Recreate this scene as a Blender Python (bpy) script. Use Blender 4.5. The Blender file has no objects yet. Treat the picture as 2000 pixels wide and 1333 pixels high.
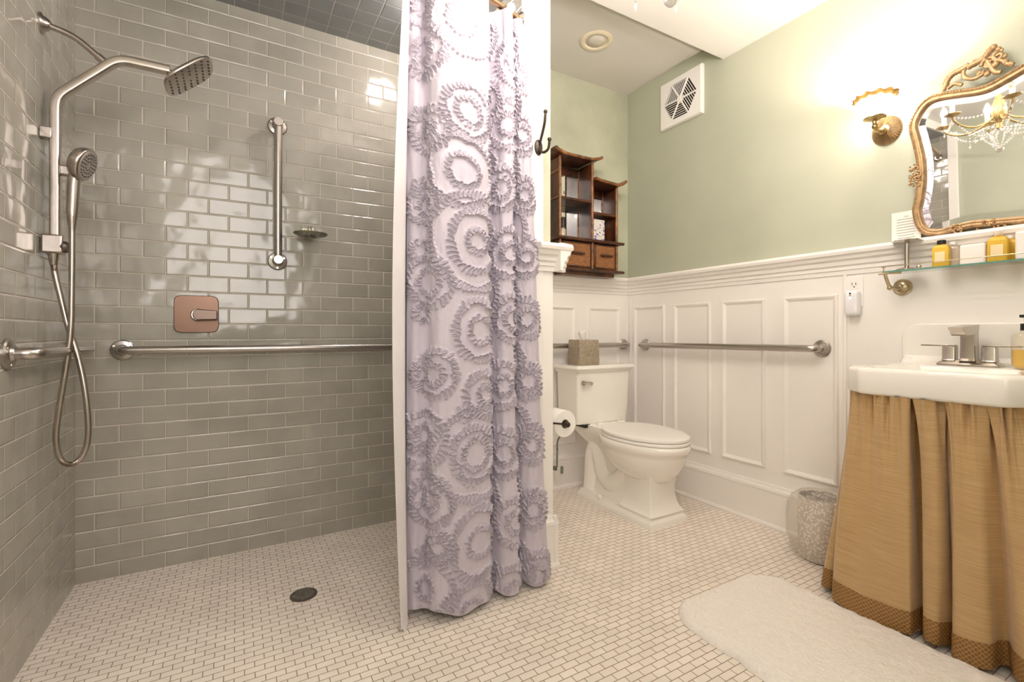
import bpy, bmesh, math, random
import numpy as np
from mathutils import Vector, Matrix
C = bpy.context.scene
COL = C.collection
PI = math.pi
random.seed(7)

# ------------------------------------------------------------------ camera, world, exposure
cam_d = bpy.data.cameras.new('camera')
cam = bpy.data.objects.new('camera', cam_d); COL.objects.link(cam)
cam.location = (0, 0, 0.96)
cam.rotation_euler = (PI/2, 0, -math.radians(30))
cam_d.sensor_width = 36.0
cam_d.lens = 36.0*926/2000
cam_d.shift_y = -(666.5-648)/2000.0
cam_d.clip_start = 0.02
C.camera = cam
w = bpy.data.worlds.new('world'); C.world = w; w.use_nodes = True
bg = w.node_tree.nodes['Background']
bg.inputs[0].default_value = (1.0, 0.93, 0.885, 1); bg.inputs[1].default_value = 2.4
vs = C.view_settings
vs.view_transform = 'Standard'; vs.look = 'None'; vs.gamma = 1; vs.use_curve_mapping = False
vs.exposure = 1.36
C.cycles.use_denoising = True
C.cycles.max_bounces = 10
C.cycles.diffuse_bounces = 6
C.cycles.glossy_bounces = 5
C.cycles.transmission_bounces = 8
C.cycles.caustics_reflective = False
C.cycles.caustics_refractive = False
C.cycles.sample_clamp_indirect = 4.0
BULB = 245.0       # chandelier bulb emission
WARM = (1.0, 0.895, 0.82)
SHOWER_E = 70.0       # frosted bulb over the shower

# ------------------------------------------------------------------ mesh builder
def V(*a): return Vector(a)
def frame(d):
    d = Vector(d).normalized()
    a = Vector((0,0,1)) if abs(d.z) < .9 else Vector((1,0,0))
    x = a.cross(d).normalized(); y = d.cross(x)
    return x, y, d
def cr(P, n, closed=False):
    """Catmull-Rom resample, n steps a span"""
    P = [Vector(p) for p in P]; out = []; m = len(P)
    rng = range(m) if closed else range(m-1)
    for i in rng:
        if closed: a,b,c,d = P[(i-1)%m],P[i],P[(i+1)%m],P[(i+2)%m]
        else: a,b,c,d = P[max(i-1,0)],P[i],P[i+1],P[min(i+2,m-1)]
        for k in range(n):
            t = k/n
            out.append(.5*((2*b)+(c-a)*t+(2*a-5*b+4*c-d)*t*t+(3*b-a-3*c+d)*t**3))
    if not closed: out.append(P[-1])
    return out

class MB:
    def __init__(s): s.v=[]; s.f=[]; s.attr=None
    def add(s, vs, fs):
        b=len(s.v); s.v += [tuple(p) for p in vs]; s.f += [tuple(i+b for i in f) for f in fs]; return s
    def box(s,x0,x1,y0,y1,z0,z1):
        p=[(x0,y0,z0),(x1,y0,z0),(x1,y1,z0),(x0,y1,z0),(x0,y0,z1),(x1,y0,z1),(x1,y1,z1),(x0,y1,z1)]
        return s.add(p,[(0,3,2,1),(4,5,6,7),(0,1,5,4),(1,2,6,5),(2,3,7,6),(3,0,4,7)])
    def obox(s,c,ax,ay,az):
        c=Vector(c);ax=Vector(ax);ay=Vector(ay);az=Vector(az)
        p=[c+i*ax+j*ay+k*az for k in(-1,1) for (i,j) in ((-1,-1),(1,-1),(1,1),(-1,1))]
        return s.add(p,[(0,3,2,1),(4,5,6,7),(0,1,5,4),(1,2,6,5),(2,3,7,6),(3,0,4,7)])
    def loft(s,rings,cap0=True,cap1=True,closed=True):
        b=len(s.v); n=len(rings[0])
        for r in rings: s.v += [tuple(p) for p in r]
        for i in range(len(rings)-1):
            for j in range(n if closed else n-1):
                k=(j+1)%n
                s.f.append((b+i*n+j,b+i*n+k,b+(i+1)*n+k,b+(i+1)*n+j))
        if cap0: s.f.append(tuple(b+j for j in reversed(range(n))))
        if cap1: s.f.append(tuple(b+(len(rings)-1)*n+j for j in range(n)))
        return s
    def cyl(s,p,q,r,r2=None,n=20,cap=True):
        p=Vector(p);q=Vector(q);x,y,d=frame(q-p); r2=r if r2 is None else r2
        R=[[c+rr*(math.cos(a)*x+math.sin(a)*y) for a in [2*PI*i/n for i in range(n)]] for c,rr in((p,r),(q,r2))]
        return s.loft(R,cap,cap)
    def tube(s,P,r,n=12,closed=False,prof=None):
        P=[Vector(p) for p in P]; m=len(P); R=[]; x=None
        for i in range(m):
            if closed: t=(P[(i+1)%m]-P[i-1])
            else: t=P[min(i+1,m-1)]-P[max(i-1,0)]
            t.normalize()
            if x is None: x,_,_=frame(t)
            x=(x-t*x.dot(t)).normalized(); y=t.cross(x)
            rr=r(i/(m-1)) if callable(r) else r
            if prof: R.append([P[i]+x*a+y*b for a,b in prof])
            else: R.append([P[i]+rr*(math.cos(2*PI*k/n)*x+math.sin(2*PI*k/n)*y) for k in range(n)])
        if closed:
            # match the twist at the seam
            R.append(R[0]); return s.loft(R,False,False)
        return s.loft(R)
    def lathe(s,prof,o,axis=(0,0,1),n=32,sx=1,sy=1):
        x,y,d=frame(axis); o=Vector(o)
        R=[[o+d*h+r*(sx*math.cos(2*PI*k/n)*x+sy*math.sin(2*PI*k/n)*y) for k in range(n)] for r,h in prof]
        return s.loft(R,True,True)
    def sphere(s,c,r,n=16,sc=(1,1,1)):
        prof=[(math.sin(PI*i/(n//2))*1.0,-math.cos(PI*i/(n//2))) for i in range(n//2+1)]
        c=Vector(c); R=[]
        for pr,h in prof:
            pr=max(pr,.001)
            R.append([c+Vector((r*pr*math.cos(2*PI*k/n)*sc[0],r*pr*math.sin(2*PI*k/n)*sc[1],r*h*sc[2])) for k in range(n)])
        return s.loft(R)
    def octa(s,c,r,h):
        x,y,z=c
        return s.add([(x+r,y,z),(x,y+r,z),(x-r,y,z),(x,y-r,z),(x,y,z+h),(x,y,z-h)],
            [(0,1,4),(1,2,4),(2,3,4),(3,0,4),(1,0,5),(2,1,5),(3,2,5),(0,3,5)])
    def prism(s,poly,f0,f1):
        """poly of 2d points; f0,f1 map (a,b)->3d for the two ends"""
        return s.loft([[f0(*p) for p in poly],[f1(*p) for p in poly]])
    def grid(s,G):
        """G: list of rows of points"""
        return s.loft(G,False,False,closed=False)
    def build(s,name,mat,parent=None,bevel=0,seg=2,smooth=True,ang=35,sub=0,solid=0,origin=None):
        me=bpy.data.meshes.new(name)
        if parent is not None:
            org=Vector(parent['_o'])
        else:
            a=np.array(s.v); org=Vector(((a[:,0].min()+a[:,0].max())/2,(a[:,1].min()+a[:,1].max())/2,a[:,2].min()))
            if origin is not None: org=Vector(origin)
        me.from_pydata([(x-org.x,y-org.y,z-org.z) for x,y,z in s.v],[],s.f)
        me.validate(); me.update()
        bm=bmesh.new(); bm.from_mesh(me); bmesh.ops.recalc_face_normals(bm,faces=bm.faces); bm.to_mesh(me); bm.free()
        if smooth:
            me.polygons.foreach_set('use_smooth',[True]*len(me.polygons))
            me.set_sharp_from_angle(angle=math.radians(ang))
        o=bpy.data.objects.new(name,me); COL.objects.link(o)
        me.materials.append(mat)
        if parent is not None:
            o.parent=parent
        else: o.location=org
        o['_o']=tuple(org)
        if solid:
            m=o.modifiers.new('solid','SOLIDIFY'); m.thickness=solid; m.offset=0
        if bevel:
            m=o.modifiers.new('bevel','BEVEL'); m.width=bevel; m.segments=seg; m.limit_method='ANGLE'; m.angle_limit=math.radians(30)
            m.harden_normals=False
        if sub:
            m=o.modifiers.new('sub','SUBSURF'); m.levels=sub; m.render_levels=sub
        return o
def thing(name,loc,label,cat,group=None):
    o=bpy.data.objects.new(name,None); COL.objects.link(o); o.location=loc; o.empty_display_size=.05
    o['_o']=tuple(loc); o['label']=label; o['category']=cat
    if group: o['group']=group
    return o
def tag(o,label,cat,group=None):
    o['label']=label; o['category']=cat
    if group: o['group']=group
    return o
def struct(o): o['kind']='structure'; return o
def lab(o,l): o['label']=l; return o

# ------------------------------------------------------------------ materials
def newmat(name):
    m=bpy.data.materials.new(name); m.use_nodes=True
    return m, m.node_tree.nodes, m.node_tree.links, m.node_tree.nodes['Principled BSDF']
def mat(name,col,rough=.5,metal=0,var=.04,scale=8,bump=0,bscale=60,trans=0,ior=1.45,coat=0,sheen=0,emit=0,ecol=None,stretch=None,sss=0,alpha=1):
    m,N,L,b=newmat(name)
    b.inputs['Roughness'].default_value=rough; b.inputs['Metallic'].default_value=metal
    b.inputs['IOR'].default_value=ior; b.inputs['Transmission Weight'].default_value=trans
    b.inputs['Coat Weight'].default_value=coat; b.inputs['Sheen Weight'].default_value=sheen
    if alpha<1: b.inputs['Alpha'].default_value=alpha
    if emit:
        b.inputs['Emission Color'].default_value=(*(ecol or col),1); b.inputs['Emission Strength'].default_value=emit
    geo=N.new('ShaderNodeNewGeometry'); mp=N.new('ShaderNodeMapping'); L.new(geo.outputs['Position'],mp.inputs[0])
    if stretch: mp.inputs['Scale'].default_value=stretch
    nz=N.new('ShaderNodeTexNoise'); nz.inputs['Scale'].default_value=scale; nz.inputs['Detail'].default_value=4
    L.new(mp.outputs[0],nz.inputs[0])
    mr=N.new('ShaderNodeMapRange'); L.new(nz.outputs[0],mr.inputs[0])
    mr.inputs[1].default_value=.3; mr.inputs[2].default_value=.7; mr.inputs[3].default_value=1-var*2; mr.inputs[4].default_value=1+var
    mx=N.new('ShaderNodeVectorMath'); mx.operation='SCALE'; mx.inputs[0].default_value=col; L.new(mr.outputs[0],mx.inputs['Scale'])
    L.new(mx.outputs[0],b.inputs['Base Color'])
    if bump:
        n2=N.new('ShaderNodeTexNoise'); n2.inputs['Scale'].default_value=bscale; n2.inputs['Detail'].default_value=3
        L.new(mp.outputs[0],n2.inputs[0])
        bp=N.new('ShaderNodeBump'); bp.inputs['Distance'].default_value=bump; L.new(n2.outputs[0],bp.inputs['Height']); L.new(bp.outputs[0],b.inputs['Normal'])
    return m
def math_node(N,L,op,a,b=None,c=None):
    n=N.new('ShaderNodeMath'); n.operation=op
    for i,x in enumerate((a,b,c)):
        if x is None: continue
        if isinstance(x,(int,float)): n.inputs[i].default_value=x
        else: L.new(x,n.inputs[i])
    return n.outputs[0]
def tile_mat(name,axes,off,bw,rh,mortar,c1,c2,grout,rough,offset=.5,wave=0,bump=.0012,coat=0,msmooth=.3,ior=1.5,groutrough=.8):
    m,N,L,b=newmat(name)
    geo=N.new('ShaderNodeNewGeometry'); sep=N.new('ShaderNodeSeparateXYZ'); L.new(geo.outputs['Position'],sep.inputs[0])
    com=N.new('ShaderNodeCombineXYZ')
    u=math_node(N,L,'ADD',sep.outputs[axes[0]],off[0]); v=math_node(N,L,'ADD',sep.outputs[axes[1]],off[1])
    # hand-made tiles: joints waver a touch
    L.new(u,com.inputs[0]); L.new(v,com.inputs[1])
    br=N.new('ShaderNodeTexBrick'); br.offset=offset; br.offset_frequency=2
    L.new(com.outputs[0],br.inputs['Vector']); br.inputs['Scale'].default_value=1
    br.inputs['Color1'].default_value=(*c1,1); br.inputs['Color2'].default_value=(*c2,1); br.inputs['Mortar'].default_value=(*grout,1)
    br.inputs['Mortar Size'].default_value=mortar; br.inputs['Mortar Smooth'].default_value=msmooth
    br.inputs['Brick Width'].default_value=bw; br.inputs['Row Height'].default_value=rh
    nz=N.new('ShaderNodeTexNoise'); nz.inputs['Scale'].default_value=9; nz.inputs['Detail'].default_value=3; L.new(geo.outputs['Position'],nz.inputs[0])
    mr=N.new('ShaderNodeMapRange'); L.new(nz.outputs[0],mr.inputs[0]); mr.inputs[1].default_value=.3; mr.inputs[2].default_value=.7; mr.inputs[3].default_value=.93; mr.inputs[4].default_value=1.05
    mx=N.new('ShaderNodeVectorMath'); mx.operation='SCALE'; L.new(br.outputs['Color'],mx.inputs[0]); L.new(mr.outputs[0],mx.inputs['Scale'])
    L.new(mx.outputs[0],b.inputs['Base Color'])
    rr=N.new('ShaderNodeMapRange'); L.new(br.outputs['Fac'],rr.inputs[0]); rr.inputs[3].default_value=rough; rr.inputs[4].default_value=groutrough
    L.new(rr.outputs[0],b.inputs['Roughness'])
    b.inputs['IOR'].default_value=ior
    # wide, softer copy of the joint pattern rounds the tile edges
    br2=N.new('ShaderNodeTexBrick'); br2.offset=offset; br2.offset_frequency=2
    L.new(com.outputs[0],br2.inputs['Vector']); br2.inputs['Scale'].default_value=1
    br2.inputs['Mortar Size'].default_value=mortar*(3.2 if wave else 1.0); br2.inputs['Mortar Smooth'].default_value=1 if wave else msmooth
    br2.inputs['Brick Width'].default_value=bw; br2.inputs['Row Height'].default_value=rh
    inv=math_node(N,L,'SUBTRACT',1,br2.outputs['Fac'])
    b1=N.new('ShaderNodeBump'); b1.inputs['Distance'].default_value=bump; L.new(inv,b1.inputs['Height'])
    last=b1.outputs[0]
    if wave:
        n2=N.new('ShaderNodeTexNoise'); n2.inputs['Scale'].default_value=7; n2.inputs['Detail'].default_value=1.5; L.new(geo.outputs['Position'],n2.inputs[0])
        b2=N.new('ShaderNodeBump'); b2.inputs['Distance'].default_value=wave; L.new(n2.outputs[0],b2.inputs['Height']); L.new(b1.outputs[0],b2.inputs['Normal'])
        last=b2.outputs[0]
    L.new(last,b.inputs['Normal'])
    return m

TILE1=(.36,.342,.298); TILE2=(.405,.385,.336); GROUT=(.62,.56,.48)
M={}
M['tile_back']=tile_mat('grey_green_tile_back',(0,2),(.3309,.0066),.1478,.0666,.0016,TILE1,TILE2,GROUT,.13,wave=.010,bump=.0016,ior=1.68)
M['tile_side']=tile_mat('grey_green_tile_side',(1,2),(.02,.0066),.1478,.0666,.0016,TILE1,TILE2,GROUT,.13,wave=.010,bump=.0016,ior=1.68)
M['tile_ceil']=tile_mat('slate_ceiling_tile',(0,1),(.0140,.0125),.0935,.0935,.0016,(.21,.225,.24),(.25,.26,.265),(.42,.38,.35),.22,offset=0,wave=.002,bump=.001)
M['floor']=tile_mat('cream_mosaic_floor',(0,1),(.01,.006),.0508,.0254,.0013,(.84,.765,.69),(.89,.82,.75),(.34,.24,.18),.38,bump=.0006,msmooth=.2)
M['green']=mat('sage_green_paint',(.465,.482,.378),.55,var=.035,scale=2.2,bump=.0004,bscale=180)
M['green2']=mat('mottled_green_plaster',(.55,.56,.43),.6,var=.09,scale=3.5,bump=.0006,bscale=120)
M['white']=mat('cream_white_paint',(.87,.835,.80),.38,var=.012,scale=3)
M['ceil']=mat('ceiling_paint',(.72,.69,.655),.8,var=.015,scale=2)
M['porcelain']=mat('white_porcelain',(.87,.84,.79),.07,var=.005,coat=.4)
M['plastic']=mat('white_plastic',(.86,.83,.80),.35,var=.005)
M['plastic_cool']=mat('cool_white_plastic',(.84,.83,.87),.3,var=.005)
M['steel']=mat('brushed_steel',(.50,.465,.435),.27,1,var=.04,scale=200,stretch=(1,1,.05))
M['nickel']=mat('brushed_nickel',(.52,.465,.42),.25,1,var=.03,scale=60)
M['nickel_dark']=mat('dark_nickel_recess',(.15,.13,.11),.4,.8)
M['chrome']=mat('polished_chrome',(.78,.72,.66),.06,1,var=.01)
M['bronze']=mat('oil_rubbed_bronze',(.06,.045,.035),.38,.7,var=.1,scale=40)
M['brass']=mat('aged_brass',(.52,.37,.18),.3,1,var=.15,scale=50)
M['champagne']=mat('champagne_metal',(.50,.41,.27),.28,1,var=.08,scale=50)
M['verd']=mat('verdigris_brass',(.20,.24,.17),.5,.4,var=.3,scale=90)
M['gold']=mat('antique_gilt',(.50,.32,.165),.42,.5,var=.16,scale=60,bump=.0003,bscale=150)
M['mirror']=mat('mirror_glass',(.90,.90,.88),.01,1,var=0)
M['wood']=mat('dark_walnut_bamboo',(.085,.027,.010),.3,var=.45,scale=14,stretch=(1,1,.35),bump=.0004,bscale=60,coat=.2)
M['wood_light']=mat('worn_bamboo_edge',(.27,.105,.035),.32,var=.4,scale=30,coat=.2)
M['black']=mat('black_plastic',(.015,.015,.015),.35)
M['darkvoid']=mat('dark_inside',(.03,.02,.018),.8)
M['paper']=mat('white_tissue_paper',(.90,.88,.85),.9,var=.01)
M['card']=mat('white_card',(.88,.84,.77),.7,var=.01)
M['ink']=mat('grey_ink',(.22,.20,.18),.8)
M['glass']=mat('clear_glass',(.93,.98,.95),.01,trans=1,ior=1.45,var=0)
M['glass_edge']=mat('green_glass_edge',(.18,.42,.34),.12,trans=.4,var=.02)
M['amber']=mat('amber_liquid',(.93,.60,.08),.08,trans=.25,ior=1.35,var=.03)
M['clearplastic']=mat('clear_plastic',(.95,.90,.84),.08,trans=.85,ior=1.25,var=.01)
M['crystal']=mat('cut_crystal',(.97,.93,.90),.02,trans=.75,ior=1.5,var=0,emit=.25,ecol=(1,.9,.8))
M['bulb']=mat('bulb_glow',(1,.85,.7),.5,emit=BULB,ecol=WARM,var=0)
M['candle']=mat('ivory_candle_sleeve',(.90,.86,.78),.5,var=.01,emit=.6,ecol=(1,.88,.72))
M['shade']=mat('lit_frosted_shade',(.95,.9,.8),.3,emit=14,ecol=(1,.88,.72),var=0)
M['shade_rim']=mat('amber_shade_rim',(.62,.36,.11),.25,trans=.3,var=.12,scale=30)
M['baffle']=mat('frosted_bulb_face',(.62,.57,.50),.5,var=.02)
M['led']=mat('pink_led',(1,.3,.35),.4,emit=2.5,ecol=(1,.25,.3),var=0)
M['liner']=mat('white_liner_cloth',(.64,.61,.615),.75,var=.015,bump=.0004,bscale=300,sheen=.2)
M['fur']=mat('cream_mat_pile',(.93,.88,.84),.95,var=.02,scale=90,bump=.0018,bscale=260,sheen=.15)
def thin_mat(name,tint,haze,hcol,rough=.08,ior=1.45,bump=0,bscale=25,gmin=0.0):
    m=bpy.data.materials.new(name); m.use_nodes=True; N=m.node_tree.nodes; L=m.node_tree.links
    N.remove(N['Principled BSDF']); out=[n for n in N if n.type=='OUTPUT_MATERIAL'][0]
    tr=N.new('ShaderNodeBsdfTransparent'); tr.inputs[0].default_value=(*tint,1)
    gl=N.new('ShaderNodeBsdfGlossy'); gl.inputs['Roughness'].default_value=rough
    df=N.new('ShaderNodeBsdfDiffuse'); df.inputs[0].default_value=(*hcol,1)
    lw=N.new('ShaderNodeLayerWeight'); lw.inputs[0].default_value=.5
    fr=N.new('ShaderNodeMath'); fr.operation='MULTIPLY_ADD'; fr.inputs[1].default_value=.55; fr.inputs[2].default_value=.04; pw=N.new('ShaderNodeMath'); pw.operation='POWER'; pw.inputs[1].default_value=4; L.new(lw.outputs['Facing'],pw.inputs[0]); L.new(pw.outputs[0],fr.inputs[0])
    m1=N.new('ShaderNodeMixShader'); m1.inputs[0].default_value=haze; L.new(tr.outputs[0],m1.inputs[1]); L.new(df.outputs[0],m1.inputs[2])
    m2=N.new('ShaderNodeMixShader'); ad=math_node(N,L,'ADD',fr.outputs[0],gmin); L.new(ad,m2.inputs[0]); L.new(m1.outputs[0],m2.inputs[1]); L.new(gl.outputs[0],m2.inputs[2])
    if bump:
        geo=N.new('ShaderNodeNewGeometry'); nz=N.new('ShaderNodeTexNoise'); nz.inputs['Scale'].default_value=bscale; L.new(geo.outputs['Position'],nz.inputs[0])
        bp=N.new('ShaderNodeBump'); bp.inputs['Distance'].default_value=bump; L.new(nz.outputs[0],bp.inputs['Height']); L.new(bp.outputs[0],gl.inputs['Normal']); L.new(bp.outputs[0],lw.inputs['Normal'])
    L.new(m2.outputs[0],out.inputs[0]); return m
M['bag']=thin_mat('clear_bin_liner',(.97,.96,.94),.2,(.85,.80,.74),.10,1.5,bump=.012,bscale=22)
M['glass']=thin_mat('clear_glass',(.95,.985,.97),.01,(.7,.8,.75),.02,1.45)
M['clearplastic']=thin_mat('clear_plastic',(.95,.90,.82),.35,(.85,.78,.68),.08,1.45)
M['crystal']=thin_mat('cut_crystal',(.95,.93,.90),.55,(.97,.94,.90),.05,1.7,gmin=.25)

def weave_mat(name,c,c2,sx,sy,sz,rough=.55,bump=.0006,var=.2):
    m,N,L,b=newmat(name)
    geo=N.new('ShaderNodeNewGeometry'); mp=N.new('ShaderNodeMapping'); L.new(geo.outputs['Position'],mp.inputs[0]); mp.inputs['Scale'].default_value=(sx,sy,sz)
    nz=N.new('ShaderNodeTexNoise'); nz.inputs['Scale'].default_value=1; nz.inputs['Detail'].default_value=5; nz.inputs['Roughness'].default_value=.65; L.new(mp.outputs[0],nz.inputs[0])
    cr_=N.new('ShaderNodeValToRGB'); L.new(nz.outputs[0],cr_.inputs[0])
    cr_.color_ramp.elements[0].position=.35; cr_.color_ramp.elements[0].color=(*c2,1)
    cr_.color_ramp.elements[1].position=.62; cr_.color_ramp.elements[1].color=(*c,1)
    L.new(cr_.outputs[0],b.inputs['Base Color']); b.inputs['Roughness'].default_value=rough; b.inputs['Sheen Weight'].default_value=.25
    bp=N.new('ShaderNodeBump'); bp.inputs['Distance'].default_value=bump; L.new(nz.outputs[0],bp.inputs['Height']); L.new(bp.outputs[0],b.inputs['Normal'])
    return m
M['silk']=weave_mat('gold_slub_silk',(.55,.37,.18),(.44,.275,.115),9,9,420,rough=.36)
def lattice_mat(name,c,c2,k):
    m,N,L,b=newmat(name)
    uv=N.new('ShaderNodeUVMap'); sep=N.new('ShaderNodeSeparateXYZ'); L.new(uv.outputs[0],sep.inputs[0])
    a=math_node(N,L,'ADD',sep.outputs[0],sep.outputs[1]); d=math_node(N,L,'SUBTRACT',sep.outputs[0],sep.outputs[1])
    sa=math_node(N,L,'ABSOLUTE',math_node(N,L,'SINE',math_node(N,L,'MULTIPLY',a,k)))
    sd=math_node(N,L,'ABSOLUTE',math_node(N,L,'SINE',math_node(N,L,'MULTIPLY',d,k)))
    mn=math_node(N,L,'MINIMUM',sa,sd)
    cr_=N.new('ShaderNodeValToRGB'); L.new(mn,cr_.inputs[0])
    cr_.color_ramp.elements[0].position=.28; cr_.color_ramp.elements[0].color=(*c,1)
    cr_.color_ramp.elements[1].position=.42; cr_.color_ramp.elements[1].color=(*c2,1)
    L.new(cr_.outputs[0],b.inputs['Base Color']); b.inputs['Roughness'].default_value=.6
    bp=N.new('ShaderNodeBump'); bp.inputs['Distance'].default_value=.0012; bp.invert=True; L.new(mn,bp.inputs['Height']); L.new(bp.outputs[0],b.inputs['Normal'])
    return m
M['trimband']=lattice_mat('braided_gold_border',(.42,.235,.075),(.235,.115,.035),PI/.0135)
M['rattan']=weave_mat('woven_rattan_panel',(.34,.135,.035),(.13,.045,.014),90,90,260,rough=.5,bump=.001)
def floral_mat():
    m,N,L,b=newmat('blue_floral_print')
    geo=N.new('ShaderNodeNewGeometry')
    vo=N.new('ShaderNodeTexVoronoi'); vo.inputs['Scale'].default_value=75; L.new(geo.outputs['Position'],vo.inputs[0])
    nz=N.new('ShaderNodeTexNoise'); nz.inputs['Scale'].default_value=60; L.new(geo.outputs['Position'],nz.inputs[0])
    sep=N.new('ShaderNodeSeparateXYZ'); L.new(geo.outputs['Position'],sep.inputs[0])
    hz=N.new('ShaderNodeMapRange'); L.new(sep.outputs[2],hz.inputs[0]); hz.inputs[1].default_value=1.60; hz.inputs[2].default_value=1.53; 
    t=math_node(N,L,'MULTIPLY',math_node(N,L,'LESS_THAN',vo.outputs[0],.42),math_node(N,L,'GREATER_THAN',math_node(N,L,'ADD',nz.outputs[0],math_node(N,L,'MULTIPLY',hz.outputs[0],.35)),.52))
    mx=N.new('ShaderNodeMix'); mx.data_type='RGBA'; L.new(t,mx.inputs[0]); mx.inputs[6].default_value=(.80,.74,.68,1); mx.inputs[7].default_value=(.10,.12,.42,1)
    L.new(mx.outputs[2],b.inputs['Base Color']); b.inputs['Roughness'].default_value=.5
    return m
M['floral']=floral_mat()
def speckle_mat():
    m,N,L,b=newmat('white_pebble_relief')
    geo=N.new('ShaderNodeNewGeometry')
    vo=N.new('ShaderNodeTexVoronoi'); vo.inputs['Scale'].default_value=95; L.new(geo.outputs['Position'],vo.inputs[0])
    cr_=N.new('ShaderNodeValToRGB'); L.new(vo.outputs[0],cr_.inputs[0])
    cr_.color_ramp.elements[0].position=.38; cr_.color_ramp.elements[0].color=(.90,.86,.81,1)
    cr_.color_ramp.elements[1].position=.52; cr_.color_ramp.elements[1].color=(.60,.54,.48,1)
    L.new(cr_.outputs[0],b.inputs['Base Color']); b.inputs['Roughness'].default_value=.3
    bp=N.new('ShaderNodeBump'); bp.inputs['Distance'].default_value=.002; bp.invert=True; L.new(vo.outputs[0],bp.inputs['Height']); L.new(bp.outputs[0],b.inputs['Normal'])
    return m
M['speckle']=speckle_mat()
def croc_mat():
    m,N,L,b=newmat('embossed_taupe_cover')
    geo=N.new('ShaderNodeNewGeometry')
    nz=N.new('ShaderNodeTexNoise'); nz.inputs['Scale'].default_value=55; nz.inputs['Detail'].default_value=4; nz.inputs['Distortion'].default_value=2.5; L.new(geo.outputs['Position'],nz.inputs[0])
    cr_=N.new('ShaderNodeValToRGB'); L.new(nz.outputs[0],cr_.inputs[0])
    cr_.color_ramp.elements[0].position=.42; cr_.color_ramp.elements[0].color=(.30,.245,.175,1)
    cr_.color_ramp.elements[1].position=.58; cr_.color_ramp.elements[1].color=(.44,.37,.275,1)
    L.new(cr_.outputs[0],b.inputs['Base Color']); b.inputs['Roughness'].default_value=.4; b.inputs['Metallic'].default_value=.15
    bp=N.new('ShaderNodeBump'); bp.inputs['Distance'].default_value=.002; L.new(nz.outputs[0],bp.inputs['Height']); L.new(bp.outputs[0],b.inputs['Normal'])
    return m
M['croc']=croc_mat()
def curtain_mat():
    m,N,L,b=newmat('lavender_ruched_cloth')
    at=N.new('ShaderNodeAttribute'); at.attribute_name='ribbon'
    mx=N.new('ShaderNodeMix'); mx.data_type='RGBA'; L.new(at.outputs['Fac'],mx.inputs[0])
    mx.inputs[6].default_value=(.53,.48,.555,1); mx.inputs[7].default_value=(.375,.328,.39,1)  # ribbon's own slightly darker tone, with relief shade deepened in the colour
    L.new(mx.outputs[2],b.inputs['Base Color'])
    rr=N.new('ShaderNodeMapRange'); L.new(at.outputs['Fac'],rr.inputs[0]); rr.inputs[3].default_value=.65; rr.inputs[4].default_value=.27
    L.new(rr.outputs[0],b.inputs['Roughness']); b.inputs['Sheen Weight'].default_value=.2
    geo=N.new('ShaderNodeNewGeometry'); mp=N.new('ShaderNodeMapping'); L.new(geo.outputs['Position'],mp.inputs[0]); mp.inputs['Scale'].default_value=(1,1,.35)
    nz=N.new('ShaderNodeTexNoise'); nz.inputs['Scale'].default_value=60; nz.inputs['Detail'].default_value=3; L.new(mp.outputs[0],nz.inputs[0])
    bp=N.new('ShaderNodeBump'); bp.inputs['Distance'].default_value=.0035; L.new(nz.outputs[0],bp.inputs['Height']); L.new(bp.outputs[0],b.inputs['Normal'])
    return m
M['curtain']=curtain_mat()

# ------------------------------------------------------------------ room shell
XL,XR,YB,YF = -.535,2.28,2.385,-.32
PX0,PX1,PY = .98,1.112,1.61          # partition
ZC,ZA,ZS = 2.44,2.557,2.375          # main, alcove, shower ceilings
T=.10
struct(MB().box(XL-T,XR+T,YF-T,YB+T,-.1,0).build('floor',M['floor'],smooth=False))
struct(MB().box(XL,PX0+.01,YB,YB+T,0,ZC+.1).build('wall_back',M['tile_back'],smooth=False))
struct(MB().box(XL-T,XL,1.56,YB+T,0,ZC+.1).build('wall_left',M['tile_side'],smooth=False))
struct(MB().box(XL-T,XL,YF-T,1.56,0,ZC+.1).build('wall_left',M['green'],smooth=False))
struct(MB().box(PX0+.01,XR,YB,YB+T,0,ZA+.05).build('wall_back',M['green2'],smooth=False))
struct(MB().box(XR,XR+T,YF-T,YB+T,0,ZA+.05).build('wall_right',M['green'],smooth=False))
# partition core, tiled shower side
struct(MB().box(PX0+.012,PX1,PY+.012,YB,0,ZA).build('wall_partition',M['green'],smooth=False))
struct(MB().box(PX0,PX0+.012,PY+.012,YB,0,ZS).build('wall_partition',M['tile_side'],smooth=False))
# wall behind the camera with an unseen opening added to let in fill light
mb=MB().box(XL-T,-.50,YF-T,YF,0,ZC); mb.box(.50,XR+T,YF-T,YF,0,ZC); mb.box(-.50,.50,YF-T,YF,0,1.02); 
struct(mb.build('wall_front',M['green'],smooth=False))
fr_=MB()
for x0,x1,z0,z1 in ((-.50,-.46,1.02,ZC),(.46,.50,1.02,ZC),(-.50,.50,1.02,1.06),(-.50,.50,ZC-.04,ZC)): fr_.box(x0,x1,YF-.07,YF-.03,z0,z1)
struct(fr_.build('fill_opening_1',M['white'],smooth=False))
# ceilings
struct(MB().box(XL-T,XR+T,YF-T,1.57,ZC,ZC+.12).box(PX0,XR+T,1.57,1.657,ZC,ZC+.12).build('ceiling',M['ceil'],smooth=False))
struct(MB().box(PX1,XR+T,1.657,YB+T,ZA,ZA+.05).build('ceiling',M['ceil'],smooth=False))
struct(MB().box(XL,PX0,1.57,YB,ZS,ZS+.1).build('ceiling',M['tile_ceil'],smooth=False))
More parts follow.
